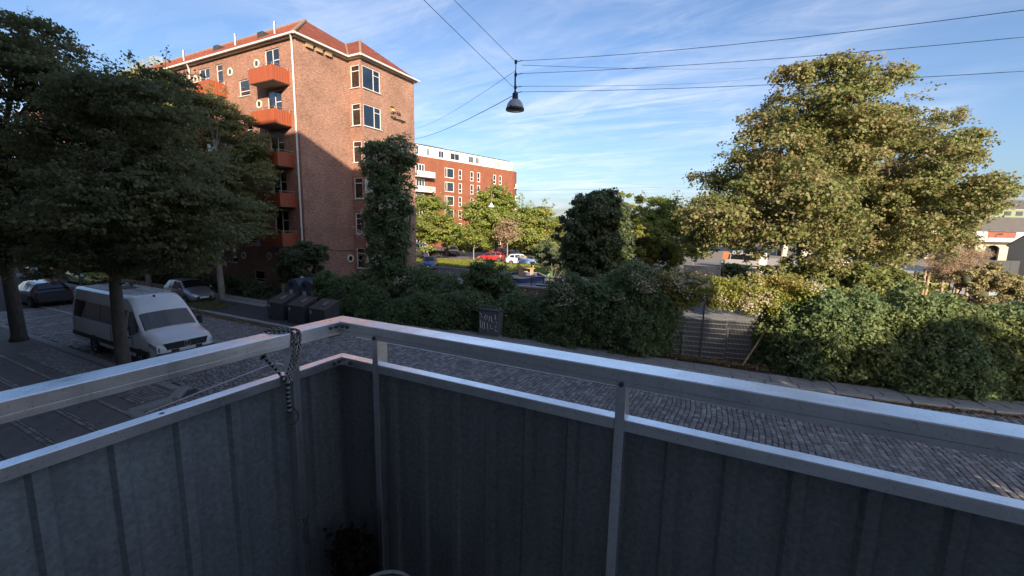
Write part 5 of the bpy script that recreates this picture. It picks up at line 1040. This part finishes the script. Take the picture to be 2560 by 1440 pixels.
bush('flowering_vine', 'sunlit flowering vine arching over the mesh fence', (.2, 19.0, 0), [(-1.5, 18.8, 2.9, .7), (-.7, 18.85, 2.95, .65), (.1, 18.9, 2.9, .6), (.8, 18.9, 2.8, .7), (1.5, 18.9, 2.9, .75), (1.9, 19.1, 2.5, .6), (1.1, 18.75, 2.3, .42), (-1.9, 18.8, 2.4, .6), (-1.2, 18.75, 2.35, .4), (.4, 18.8, 2.5, .4), (-.3, 18.8, 2.45, .4), (2.5, 18.9, 3.1, .6), (-2.4, 18.6, 3.1, .6)], 3000, 10, .09, LM['yellow'], seed=9, tint=.4, bloom=1900, gap=.2, cat='vine', core=False, stems=False)

# ================================================================ TREES
maple = [(4.0,27.4,12.1,2.43),(3.2,31.8,12.3,2.67),(6.7,33.0,12.0,3.10),(1.6,26.5,9.2,2.72),(4.3,29.5,9.3,3.79),(7.4,30.7,8.9,3.53),(10.1,33.5,9.3,2.09),(0.3,29.2,7.6,2.64),(-0.7,23.6,5.9,1.90),(2.3,24.8,6.3,2.95),(6.3,32.3,6.3,3.88),(8.8,30.9,6.5,3.07),(11.8,34.8,6.9,2.38),(10.6,29.1,7.4,1.17),(-1.6,25.4,5.0,1.54),(1.2,28.7,4.5,2.01),(4.0,26.8,4.7,2.18),(8.3,33.9,4.6,2.36),(10.9,34.9,4.9,1.85),(3.9,26.8,13.4,0.88),(2.2,25.8,12.8,0.98),(7.1,32.0,14.0,1.02),(11.4,36.7,12.3,0.99),(10.8,32.2,10.2,0.97),(12.2,31.4,7.6,0.93)]
tree('maple_tree', 'huge spreading maple turning brown in full sun on the right', (5.2, 29.5, 0), [(a,b_,c,r*.9) for a,b_,c,r in maple], .2, LM['maple'], 20000, 12, .15, .34, .42, seed=21, tint=.26, gap=.55, rc=.95, tpc=30, sprays=9, flat=.6, shell=.2, slim=.5)
treeA = [(-25.8,6.9,11.9,1.59),(-24.5,5.4,10.1,2.15),(-23.3,6.9,10.0,1.81),(-25.9,6.3,8.6,2.55),(-24.3,7.3,7.9,2.10),(-25.8,5.1,6.7,2.42),(-23.9,6.0,5.9,2.27),(-22.3,6.7,5.7,1.66),(-25.5,5.9,4.2,1.28),(-25.4,5.2,4.4,1.84),(-22.6,6.7,12.0,0.72),(-23.6,6.6,4.2,1.3),(-21.6,6.8,7.6,1.3),(-22.2,6.8,4.3,1.1),(-27,6.2,5.2,1.8)]
tree('street_tree', 'thick trunked dark street tree at the far left edge', (-26.5, 5.9, .1), [(a*.91, b_*.91, H+(c-H)*.91, r*.90) for a, b_, c, r in treeA], .2, LM['dark'], 10500, 12, .12, .26, .23, seed=22, tint=.12, gap=.6, flat=.3, rc=.75, tpc=24, group='street trees')
treeB = [(-18.1,6.7,8.8,1.28),(-16.3,6.6,9.1,0.66),(-15.6,7.3,9.5,0.49),(-14.2,6.2,8.2,0.92),(-18.8,6.6,7.4,1.73),(-16.7,7.1,7.2,1.67),(-14.5,5.3,5.6,1.49),(-14.0,6.3,5.6,1.35),(-18.0,5.6,5.1,1.37),(-16.3,6.4,4.6,1.30),(-15.9,7.8,7.0,0.98),(-16.9,5.0,4.2,0.75),(-15.3,7.4,4.8,0.96),(-18.7,4.9,3.5,0.49),(-17.6,6.6,3.9,1.0),(-14.6,6.6,4.1,1.0),(-13.6,6.0,4.4,.8),(-19.3,6.6,5.6,1.2),(-15.2,6.4,6.8,1.4),(-17.3,6.3,6.0,1.4),(-15.4,5.9,8.9,0.66),(-17.0,5.9,9.0,0.64),(-14.7,6.6,8.8,0.51),(-18.2,5.3,7.8,0.71),(-17.7,5.0,4.2,0.72),(-15.3,4.9,4.2,0.60),(-12.6,6.9,4.8,0.56),(-12.8,7.1,5.7,0.57)]
tree('street_tree', 'forked dark street tree standing in front of the white van', (-16.5, 5.72, .1), [(a*.87, b_*.87, H+(c-H)*.87, r*.88) for a, b_, c, r in treeB], .2, LM['dark'], 13000, 12, .09, .20, .185, seed=23, tint=.14, gap=.6, flat=.3, rc=.6, tpc=24, group='street trees', lean=(-.15, .1), fork=.36)
tree4 = [(-30.4,16.2,11.7,1.92),(-30.3,17.0,10.0,2.25),(-29.9,17.9,8.6,2.05),(-31.3,16.8,7.2,2.86),(-27.8,17.3,6.2,1.63),(-28.9,16.8,4.8,2.12),(-29.4,14.7,4.8,2.12),(-26.8,17.2,7.9,1.07),(-33.3,15.5,6.6,2.17),(-29.8,15.5,3.5,1.17),(-31.2,15.5,12.8,1.14),(-28.4,16.2,8.2,1.6),(-27.6,16.6,4.6,1.3),(-31.5,15.6,4.6,1.8),(-33.4,15.6,9.0,1.8),(-32.0,16.6,13.0,1.46),(-30.8,17.4,12.0,1.61),(-29.3,18.0,10.3,1.61),(-28.6,18.5,8.6,1.23),(-30.4,17.8,13.3,0.80),(-27.6,18.6,6.7,0.82)]
tree('street_tree', 'pale trunked street tree beside the silver car before the brick block', (-30.0, 15.9, .1), [(a, min(b_, 17.6), c, r*.92) for a, b_, c, r in tree4], .2, LM['street'], 8600, 12, .125, .28, .19, bark='bark_pale', seed=24, tint=.2, gap=.62, flat=.35, rc=.75, tpc=24, group='street trees')
tree3 = [(-39.6,16.5,13.1,1.78),(-39.0,17.3,11.8,2.27),(-40.3,16.2,10.0,2.56),(-36.6,16.5,8.7,2.17),(-39.1,15.2,7.2,2.48),(-37.5,16.2,6.1,2.21),(-42.0,14.9,4.9,2.29),(-37.9,15.7,4.1,1.92),(-36.4,17.1,11.3,1.45),(-37.9,15.8,14.5,1.27),(-38.1,17.2,15.0,1.47),(-38.7,17.5,14.8,1.38),(-39.5,16.9,13.8,1.49),(-37.4,17.8,13.8,1.22)]
tree('street_tree', 'sunlit topped street tree further down by the brick facade', (-38.8, 15.5, .1), [(a, min(b_, 17.2), c, r*.9) for a, b_, c, r in tree3], .2, LM['linden'], 7500, 12, .16, .4, .18, bark='bark_pale', seed=25, tint=.2, gap=.4, flat=.5, group='street trees')
tree('street_tree', 'last dark street tree at the far end of the left pavement', (-50.0, 15.5, .1), [(-50, 15.5, 6, 2.6), (-51.5, 15.4, 8, 2.4), (-48.6, 15.6, 8.6, 2.2), (-50, 15.4, 10.5, 2.0), (-52, 15.6, 5, 2), (-48, 15.5, 5, 2)], .2, LM['dark'], 2200, 11, .22, .45, .2, seed=26, tint=.1, group='street trees')
bush('drooping_shrub', 'drooping dark shrub at the foot of the downpipe by the bottle banks', (-25.2, 18.6, .12), [(-25.0, 18.5, 3.1, 1.15), (-23.9, 18.8, 3.3, .8), (-26.0, 18.3, 2.8, .95), (-25.0, 18.4, 1.9, 1.1), (-27.0, 18.4, 2.0, 1.0)], 1500, 10, .2, LM['evergreen'], seed=27, tint=.05, slim=.22, core=True)
hedge('facade_hedge', 'low dark clipped hedge along the foot of the brick facade', [(-62, 17.3, 18.4, .95), (-45, 17.3, 18.4, 1.0), (-34, 17.3, 18.5, .9), (-27.5, 17.4, 18.6, 1.0)], 15000, LM['evergreen'], .15, seed=28, tint=.05)
t5 = [(-38.3,49.3,7.6,2.41),(-38.5,47.9,5.3,2.15),(-35.5,48.4,4.8,2.34),(-38.0,48.3,2.8+.6,2.05),(-36.6,51.2,3.0+.6,1.88)]
tree('park_tree', 'bright green slender tree right beside the brick corner', (-38.2, 48.0, 0), t5, .2, LM['linden'], 2300, 10, .30, .5, .2, bark='bark_pale', seed=31, tint=.2, gap=.4, slim=.4, group='trees round the sunny lot')
t6 = [(-33.8,59.8,9.0,2.69),(-35.2,57.4,6.7,2.89),(-31.5,61.2,7.5,2.71),(-32.6,56.7,5.2,3.3),(-36.0,56.3,3.8,2.2),(-30.9,61.5,4.0,2.8)]
tree('park_tree', 'broad green tree hiding the lower storeys of the penthouse building', (-33.2, 59.2, 0), t6, .2, LM['linden'], 3000, 10, .34, .6, .26, seed=32, tint=.12, gap=.35, group='trees round the sunny lot')
t7 = [(-30.3,69.7,6.7,2.84),(-30.9,67.8,3.6,3.51),(-28.3,70.7,3.6,3.00),(-28.2,73.3,5.4,1.62),(-27.7,67.5,1.6,1.79)]
tree('park_tree', 'yellowish green tree behind the play stall', (-29.6, 69.5, 0), t7, .2, LM['linden'], 2300, 10, .36, .6, .25, seed=33, tint=.35, gap=.3, group='trees round the sunny lot')
tree('park_tree', 'thin half bare young tree in front of the white hatchback', (-27.2, 51.6, 0), [(-27.2, 51.6, 4.6, 1.1), (-26.6, 51.6, 3.8, .9), (-27.9, 51.6, 3.6, .9), (-27.2, 51.6, 5.4, .8)], .2, LM['twig'], 320, 6, .22, .4, .1, bark='bark_pale', seed=34, tint=.2, gap=.3, group='trees round the sunny lot', fork=.3)
tree('park_tree', 'slim young tree standing on the lawn before the dark cars', (-34.6, 54.6, 0), [(-34.6, 54.6, 3.8, 1.2), (-34.0, 54.4, 3.0, .9), (-35.3, 54.6, 2.9, .9), (-32.6, 55.0, 2.3, .9)], .2, LM['linden'], 700, 9, .26, .4, .09, bark='bark_pale', seed=35, tint=.15, gap=.3, group='trees round the sunny lot')
tree('park_tree', 'dark tree in the shade directly behind the brick corner', (-50.5, 55.5, 0), [(-50.5, 55.5, 6, 2.4), (-49.8, 55.5, 8.6, 2.0), (-51, 55.5, 4, 2.0), (-47.5, 56.5, 4, 2)], .2, LM['dark'], 1300, 10, .34, .55, .2, seed=36, group='trees round the sunny lot')
bush('lot_hedge', 'row of sunlit shrubs along the back of the parking lot', (-38, 73, 0), [(-52+i*3.4, 73+.6*math.sin(i*2), 1.4+.5*math.sin(i*1.7), 1.9) for i in range(10)], 2200, 8, .36, LM['linden'], spray=.5, seed=37, tint=.3, core=False)
bush('tall_dark_shrub', 'tall rounded dark evergreen shrub standing in the shade by the playground', (-7.2, 24.5, 0), [(-7.4,24.8,6.1,1.38),(-8.1,24.4,5.5,1.00),(-6.4,25.4,5.3,1.10),(-7.2,24.5,4.3,1.61),(-8.0,24.2,3.6,1.00),(-6.3,24.3,3.7,1.12),(-6.9,24.7,6.9,0.70),(-7.1,23.5,2.5,1.0),(-7.4,24.2,1.2,1.2),(-8.2,24.3,4.6,1.20),(-6.2,25.0,4.4,1.18),(-8.3,23.6,5.5,0.80),(-6.0,25.4,6.0,0.95),(-6.7,23.9,6.4,1.14)], 6500, 11, .15, LM['evergreen'], seed=38, tint=.05, stem=.12)
bush('sunlit_yellow_bush', 'bright yellow green bush glowing in the sun beside the dark shrub', (-5.8, 33.8, 0), [(-6.0,32.8,4.7,1.26),(-7.8,35.0,6.8,1.49),(-5.1,34.8,3.8,1.45),(-6.2,32.9,2.9,1.25),(-4.4,34.8,2.7,1.2),(-7.2,35,5.2,1.3),(-5.5,33.8,1.4,1.6),(-3.9,33.6,1.6,1.0),(-6.3,34.8,4.4,1.5),(-4.2,34.6,3.4,1.4),(-7.6,34.4,3.0,1.6)], 4200, 10, .16, LM['yellow'], seed=39, tint=.25, stem=.08)
tree('park_tree', 'loose airy tree between the yellow bush and the maple', (-5.2, 45.0, 0), [(-6.1,44.9,7.5,1.67),(-6.6,43.7,5.8,1.65),(-4.9,44.6,6.2,1.81),(-4.4,45.4,4.2,1.60),(-3.2,45.2,4.6,1.3),(-2.8,45,3.2,1.1),(-8.1,45.6,6.0,1.7),(-5.6,44.5,4.0,1.9),(-3.9,45.4,6.2,1.6)], .2, LM['linden'], 3400, 10, .2, .42, .16, seed=40, tint=.08, gap=.45, group='trees round the sunny lot')
bush('shady_shrub', 'dense dark shrub behind the green play stools', (-15.6, 39.4, 0), [(-15.8,39.5,3.0,1.69),(-16.8,38.8+2.2,2.2,1.28),(-14.4,39.8+1.5,2.4,1.43),(-15.7,40.9,1.5,1.3),(-13.2,41.5,1.6,1.2),(-11.5,42,1.8,1.3),(-10,42,2.2,1.3)], 2000, 10, .2, LM['evergreen'], seed=41, tint=.05)
bush('dry_bush', 'bare brownish thicket at the right end of the maple', (14.2, 40.6, 0), [(14.1,40.5,4.2,1.18),(13.1,39.6,3.3,1.12),(15.6,41.9,3.4,1.15),(14.4,40.5,2.4,1.2)], 1500, 9, .34, LM['twig'], spray=.28, seed=42, tint=.3, slim=.035, core=False, gap=.2)
bush('pale_seed_bush', 'pale yellow feathery bush below the dry thicket', (15.6, 39.5, 0), [(14.6,39.5,2.3,.95),(15.6,39.6,2.5,1.0),(16.5,39.8,2.1,.9),(17.1,40,1.5,.8),(15.4,39.5,1.3,1.0)], 1300, 10, .16, LM['seed'], spray=.22, seed=43, tint=.3, core=True)
bush('clipped_hedge', 'flat topped dark hedge to the right of the concrete wall', (2.2, 46.8, 0), [(-.3+i*.85, 46.6+.1*i, .95+.45*(j), .72) for i in range(7) for j in range(2)], 1500, 10, .17, LM['evergreen'], seed=44, tint=.15)
bush('undergrowth', 'brownish sunlit undergrowth below the maple along the rope fence', (8.5, 47.5, 0), [(4.5+i*1.15, 47+1.2*math.sin(i*1.3), 1.2+.55*math.sin(i*2.1), 1.15) for i in range(11)], 2400, 9, .19, LM['yellow'], seed=45, tint=.6, core=True)
bush('maple_suckers', 'low leafy shoots round the foot of the maple', (5.0, 30.5, 0), [(2.2,27.5,2.2,1.2),(4.2,27.5,2.5,1.3),(6.0,28,2.6,1.3),(7.8,28.6,2.5,1.2),(.8,27,1.8,1.1),(5.2,27.6,1.6,1.3)], 2600, 10, .2, LM['maple'], seed=46, tint=.2)
# street trees on the near pavement to the right, out of view: they dapple the hedge
for i, (x, y, s) in enumerate(((14.2, 3.0, .88), (19.4, 3.4, 1.05), (25.0, 3.2, 1.1))):
    tree('pavement_tree', ('near pavement tree closest to the balcony on the right, out of view', 'second near pavement tree right of the balcony, out of view', 'third near pavement tree right of the balcony, out of view')[i], (x, y, .1), [(x, y, 6.4*s, 2.2), (x-1.5, y+.3, 5.2*s, 1.6), (x+1.6, y-.2, 5.4*s, 1.7), (x+.3, y-1.2, 7.8*s, 1.5), (x-.6, y+1.1, 7.4*s, 1.4), (x+.2, y+.4, 4.2*s, 1.3)], .2, LM['dark'], (1500, 2400, 2700)[i], 9, .22, .34, .2, seed=50+i, gap=(.62, .5, .45)[i], group='near pavement trees')
# weeds, litter, grass tufts
def scatter(name, label, cat, pts, n, size, mat_, spread, seed, up=2.0, h=.02, slim=.42):
    rng = np.random.default_rng(seed); P = np.array(pts, float); t = rng.random(n)*(len(P)-1); i = t.astype(int); f = (t-i)[:, None]
    c = P[i]*(1-f)+P[np.minimum(i+1, len(P)-1)]*f; pos = np.concatenate([c[:, :2]+rng.normal(0, 1, (n, 2))*np.array(spread), (c[:, 2]+np.abs(rng.normal(0, h, n)))[:, None]], 1)
    o = link(name, leaf_mesh(name, pos, size*rng.uniform(.5, 1.3, n), np.zeros((n, 3)), mat_, rng.random(n)*.6, up=up, rnd=.5, rng=rng, slim=slim)); tag(o, label, cat, kind='stuff'); return o
scatter('fallen_leaves', 'brown fallen leaves along the foot of the mesh fence', 'leaves', [(-1.5, 17.95, .12), (1.5, 18.1, .12)], 900, .09, LM['litter'], (.2, .12), 60, h=.06)
scatter('kerb_litter', 'dry leaves gathered in the gutter on the right', 'leaves', [(2.5, 16.45, .03), (6, 16.95, .03), (9, 17.7, .03)], 1400, .08, LM['litter'], (.2, .10), 61)
scatter('gutter_leaves', 'dry leaves in the gutter before the waste containers', 'leaves', [(-30, 12.9, .03), (-24, 12.9, .03), (-17.5, 12.95, .03)], 2200, .08, LM['litter'], (.3, .13), 62)
scatter('tree_pit_grass', 'rough grass round the foot of the pale trunked tree', 'grass', [(-30.6, 14.5, .12), (-28.4, 14.2, .12), (-26.9, 13.9, .12)], 5200, .20, LM['blade'], (.35, .4), 63, up=.1, h=.05, slim=.07)
scatter('tree_leaves_on_pavement', 'fallen leaves scattered over the near pavement', 'leaves', [(-24, 4.5, .125), (-16, 4.5, .125), (-14, 4.5, .125)], 350, .06, LM['litter'], (2, 1.0), 64, h=.004)
rng = np.random.default_rng(70); n = 26000; pp = np.stack([rng.uniform(-58, -7, n), rng.uniform(44.1, 53.3, n), np.abs(rng.normal(.05, .05, n))], 1)
tag(link('lawn_grass', leaf_mesh('lawn_grass', pp, rng.uniform(.2, .4, n), np.zeros((n, 3)), LM['yellow'], up=.1, slim=.08, rng=rng)), 'long sunlit grass on the strip before the parking lot', 'grass', kind='stuff')

# ================================================================ STREET LAMP AND WIRES
lp = thing('hanging_street_lamp', 'bell shaped street lamp hanging from crossing wires over the street', 'street lamp', (-6.15, 12.0, 0))
MT['shade'] = mat('lamp_shade_paint', (0.42, 0.43, 0.46), (0.50, 0.51, 0.54), scale=5, rough=.4); MT['lens'] = glass_mat('lamp_lens', (.10, .10, .09), .15)
b = MB(); b.lathe([(.09, 9.13), (.15, 9.11), (.215, 9.03), (.255, 8.93), (.268, 8.87), (.272, 8.83), (.262, 8.828), (.25, 8.9), (.2, 9.0)], 32); sh_ = b.build('shade', MT['shade'], lp, smooth=50)
b = MB(); b.lathe([(.268, 8.875), (.280, 8.87), (.282, 8.815), (.266, 8.812)], 32); b.build('rim', MT['darksteel'], sh_, smooth=50)
b = MB(); b.lathe([(0, 8.79), (.15, 8.80), (.262, 8.825)], 28); b.build('lens', MT['lens'], lp, smooth=True)
b = MB(); b.lathe([(0, 9.32), (.085, 9.31), (.092, 9.12), (0, 9.1)], 18); b.build('housing', MT['darksteel'], lp, smooth=40)
b = MB(); b.box(-.02, .02, -.285, -.268, 8.83, 8.9); b.build('clip', MT['black'], lp)
b = MB(); b.tube([(0, 0, 9.3), (-.01, 0, 9.45), (-.01, 0, 9.8), (.0, 0, 9.98), (0, 0, 10.25)], [.022, .03, .026, .014, .014], 8)
for z in (10.2, 9.84, 9.48, 9.32): b.tube([(0, 0, z-.045), (0, 0, z+.045)], .042, 8); b.tube([(0, 0, z), (.22, 0, z+.005)], .012, 6)
b.build('hanger', MT['darksteel'], lp, smooth=40)
def wire(name, label, p, q, sag=.15, r=.0062):
    p, q = Vector(p), Vector(q); b = MB(); n = 16
    b.tube([p.lerp(q, i/n)-Vector((0, 0, sag*4*(i/n)*(1-i/n))) for i in range(n+1)], r, 5); o = b.build(name, MT['wire'], fix=False); tag(o, label, 'wire', 'overhead wires'); return o
MT['wire'] = mat('cable', (.05, .055, .065), rough=.6)
wire('overhead_wire', 'upper overhead wire running from the lamp up to the top edge', (-6.15, 12, 10.2), (-5.58, -.8, 10.98), .05)
wire('overhead_wire', 'lower overhead wire running from the lamp up to the top edge', (-6.18, 12, 9.46), (-5.1, -.8, 10.3), .05)
wire('overhead_wire', 'thin wire from the lamp to the right edge of the brick gable', (-6.17, 12, 9.95), (-26.06, 31.1, 13.75), .25)
wire('overhead_wire', 'thick wire from the lamp to the gable behind the ivy column', (-6.2, 12, 9.26), (-26.06, 30.1, 12.65), .3, .011)
wire('overhead_wire', 'highest wire crossing the sky to the right of the lamp', (-5.93, 12, 10.2), (12, 10.2, 9.0), .35)
wire('overhead_wire', 'second wire crossing the sky above the maple', (-5.95, 12, 9.845), (14, 12.9, 9.2), .3)
wire('overhead_wire', 'lowest long wire passing just over the maple crown', (-5.95, 12, 9.325), (14, 13.0, 8.4), .25)
wire('overhead_wire', 'upper wire leading from the lamp behind the maple crown', (-5.95, 12, 10.08), (9.5, 55, 22.5), .5)
wire('overhead_wire', 'lower wire leading from the lamp behind the maple crown', (-5.95, 12, 9.485), (6.5, 55, 22.0), .5)
l2 = thing('distant_street_lamp', 'small white street lamp hanging before the broad green tree', 'street lamp', (-30.6, 52.9, 0)); b = MB(); b.lathe([(0, 8.5), (.1, 8.45), (.2, 8.2), (.42, 7.95), (.45, 7.85), (0, 7.9)], 18); b.build('shade', MT['white'], l2, smooth=40); b = MB(); b.tube([(0, 0, 8.4), (0, 0, 10.1)], .03, 6); b.build('hanger', MT['steel'], l2)
wire('overhead_wire', 'far wire carrying the small distant street lamp', (-44, 50, 10.4), (-8, 56, 10.4), .3, .012)

# ================================================================ PLAYGROUND AND GARDEN THINGS
st = thing('play_stall', 'small wooden play market stall with a pale blue sloping roof', 'play stall', (-19.2, 40.6, 0), R(35))
for x, y, h in ((-.75, -.45, 2.05), (.75, -.45, 1.7), (-.75, .45, 2.1), (.75, .45, 2.05)): b = MB(); b.box(x-.05, x+.05, y-.05, y+.05, 0, h); b.build('post', MT['wood'], st)
b = MB(); b.face([(-.8, -.95, 1.62), (.95, -.95, 1.62), (.8, .2, 2.02), (-.9, .2, 2.02)]); b.face([(-.8, -.95, 1.58), (.95, -.95, 1.58), (.8, .2, 1.98), (-.9, .2, 1.98)]); b.face([(-.8, -.95, 1.44), (.95, -.95, 1.44), (.95, -.95, 1.62), (-.8, -.95, 1.62)]); b.build('roof', mat('blue_awning', (.22, .34, .52), (.28, .40, .56), scale=3, rough=.7), st, fix=False)
b = MB(); b.box(-.85, .95, -.6, -.1, .84, .92); b.build('counter', MT['wood'], st)
b = MB(); b.box(-.75, -.2, -.46, -.42, .02, .82); b.build('front_board', MT['wood'], st); b = MB(); b.box(.45, .75, -.46, -.42, .02, .82); b.build('front_board', MT['wood'], st); b = MB(); b.box(-.75, .75, .42, .46, .02, .8); b.build('back_board', MT['wood'], st); b = MB(); b.box(-.75, .75, -.05, .05, 1.98, 2.08); b.build('beam', MT['wood'], st)
sb = thing('sandpit', 'low blue walled sandpit in the playground', 'sandpit', (-17.6, 37.5, 0)); MT['bluewall'] = mat('blue_board', (.03, .06, .20), (.045, .08, .25), scale=2, rough=.6)
pts = [(-2.7, 2.4), (-.2, 3.4), (1.5, 1.2), (.6, -2.4), (-2.6, -1.6)]
for i in range(5):
    p, q = pts[i], pts[(i+1) % 5]; b = MB(); b.bar((*p, .2), (*q, .2), .09, .4); w_ = b.build('side_board', MT['bluewall'], sb); b = MB(); b.bar((*p, .425), (*q, .425), .26, .05); b.build('seat_board', MT['slab'], w_)
b = MB(); b.face([(*p, .15) for p in pts]); b.build('sand', mat('sand', (.38, .34, .27), (.46, .41, .33), scale=3, rough=.95), sb, fix=False)
MT['greenstool'] = mat('green_stool_paint', (.10, .24, .09), (.13, .29, .11), scale=4, rough=.6)
for x, y, lab in ((-17.0, 42.0, 'green drum stool beside the play stall'), (-14.4, 42.3, 'green drum stool half hidden by the blossom hedge')):
    b = MB(); b.lathe([(0, 0), (.36, 0), (.38, .03), (.38, .52), (.34, .56), (0, .56)], 24); o = b.build('drum_stool', MT['greenstool'], smooth=40); o.location = (x, y, 0); tag(o, lab, 'stool', 'green drum stools')
spn = thing('spinner_disc', 'grey spinning disc with a post in the playground', 'play equipment', (-14.7, 35.0, 0)); b = MB(); b.lathe([(0, .18), (.6, .18), (.66, .14), (.62, .08), (.2, .04), (.2, 0)], 28); b.build('disc', MT['steel'], spn, smooth=40); b = MB(); b.tube([(0, 0, .1), (0, 0, .75)], .05, 10); b.build('post', MT['darksteel'], spn)
tag(bush('flower_pot_plant', 'small dark plant next to the spinning disc', (-13.7, 35.1, 0), [(-13.7, 35.1, .4, .45)], 60, 6, .16, LM['evergreen'], seed=71, cat='plant', stem=.02, core=False))
rl = thing('low_rail', 'low dark metal rail on top of the brick retaining wall', 'railing', (-15.0, 33.0, .0), R(3))
for x in (0, 1.65, 3.3): b = MB(); b.tube([(x, 0, 0), (x, 0, 1.0)], .04, 8); b.build('post', MT['darksteel'], rl)
for z in (.98, .5): b = MB(); b.tube([(-1.2, 0, z), (4.4, 0, z)], .035, 8); b.build('rail', MT['darksteel'], rl)
rw = thing('brick_retaining_wall', 'low grey brown brick retaining wall below the playground rail', 'wall', (-12.6, 24.6, 0))
bm_b = MB(); bm_b.cbox(-.148, .148, -.06, .06, 0, .135, .012); brm = bm_b.mesh('brick', mat('old_brick', (.16, .10, .085), (.26, .19, .165), scale=3, rough=.9, bump=.3)); rnd = random.Random(8)
b = MB(); b.box(-.2, 4.6, -.03, .25, 0, 1.36); b.build('mortar', MT['concrete'], rw)
for r_ in range(9):
    x = -.05+(.15 if r_ % 2 else 0)
    while x < 4.4: link('brick', brm, rw, (x, -.045+rnd.uniform(-.006, .006), .02+r_*.15), (0, 0, rnd.uniform(-.02, .02))); x += .308
b = MB(); b.box(-.25, 4.65, -.14, .3, 1.37, 1.46); b.build('coping', MT['concrete'], rw)
mg = thing('steel_gate', 'narrow blue grey steel bar gate with a notice between ivy and bush', 'gate', (-16.35, 22.0, 0))
for x in np.linspace(.06, .98, 9): b = MB(); b.tube([(x, 0, .1), (x, 0, 1.9)], .012, 5); b.build('bar', MT['bluesteel'] if 'bluesteel' in MT else MT['darksteel'], mg)
b = MB(); b.box(.55, .63, -.05, .03, 0, 2.4); b.build('gate_post', MT['steel'], mg); b = MB(); b.bar((.0, -.03, 1.78), (1.15, -.03, 1.92), .05, .06); b.build('top_bar', MT['steel'], mg)
b = MB(); b.box(.62, .92, -.08, -.06, 2.05, 2.3); b.build('notice', MT['white'], mg)
cr = thing('canopy_rail', 'long pale steel rail above the metal gate', 'railing', (-18.6, 22.2, 0)); b = MB(); b.tube([(0, 0, 2.36), (1.9, 0, 2.56), (4.2, 0, 2.5)], .045, 8); b.build('rail', MT['steel'], cr); b = MB(); [b.tube([(x, 0, 0), (x, 0, 2.45)], .04, 8) for x in (.1, 1.9, 4.1)]; b.build('supports', MT['steel'], cr)
sg = thing('parking_sign', 'white sign board on a thin pole above the blue car', 'sign', (-31.9, 40.2, 0)); b = MB(); b.tube([(0, 0, 0), (0, 0, 1.95)], .03, 8); b.build('pole', MT['steel'], sg); b = MB(); b.box(-.62, .02, -.06, -.035, 1.4, 1.98); b.build('board', MT['white'], sg)
b = MB(); b.box(-3.9, -.55, 45.6, 45.8, 0, 1.72); b.box(-.72, -.54, 45.52, 45.88, 0, 1.78); cw = b.build('concrete_wall', MT['concrete'], bevel=.02); tag(cw, 'pale concrete garden wall with leaf shadows left of the clipped hedge', 'wall')
rf = thing('rope_fence', 'line of weathered wooden posts joined by ropes behind the right hedge', 'rope fence', (0, 45, 0)); PX = [(6.58, 2.06), (7.77, 1.96), (11.37, 2.5), (12.4, 2.1), (13.58, 2.32), (14.13, 2.55), (14.4, 2.3), (15.28, 2.3), (16.14, 2.42), (16.77, 2.09), (17.42, 1.74), (17.9, 1.6)]
for i, (x, h) in enumerate(PX): b = MB(); b.tube([(x+.05*(i % 3-1), 0, 0), (x, .05*(i % 2), h)], [.11, .10], 8); b.build('post', MT['wood'], rf, smooth=50)
for (x0, h0), (x1, h1) in zip(PX[:-1], PX[1:]):
    for k in (.22, .75): b = MB(); n = 8; b.tube([(x0+(x1-x0)*i/n, 0, h0+(h1-h0)*i/n-k-.18*4*(i/n)*(1-i/n)) for i in range(n+1)], .025, 5); b.build('rope', MT['cord_w'], rf)
bp = thing('climbing_frame', 'small wooden climbing frame of upright posts behind the vine', 'climbing frame', (6.6, 44.0, 0))
for x, y in ((0, 0), (1.2, 0), (0, 1.2), (1.2, 1.2)): b = MB(); b.tube([(x, y, 0), (x, y, 1.95)], .1, 8); b.build('post', MT['wood'], bp)
for z in (.6, 1.2, 1.8): b = MB(); b.tube([(0, 0, z), (1.2, 0, z)], .045, 8); b.build('rung', MT['wood'], bp)
MT['sign_orange'] = mat('orange_marker', (.6, .14, .04), (.5, .10, .03), scale=3, rough=.6)
for x, y, z, lab in ((-4.4, 66, 1.6, 'orange marker panel left of the thin trunk beyond the wall'), (-.3, 66, 1.2, 'orange marker panel between the leaves beyond the wall')):
    t_ = thing('marker_panel', lab, 'sign', (x, y, 0), 0, 'orange marker panels'); b = MB(); b.box(-.35, .35, -.03, .03, z, z+1.1); b.build('panel', MT['sign_orange'], t_); b = MB(); b.tube([(0, 0, 0), (0, 0, z+.02)], .04, 6); b.build('pole', MT['steel'], t_)
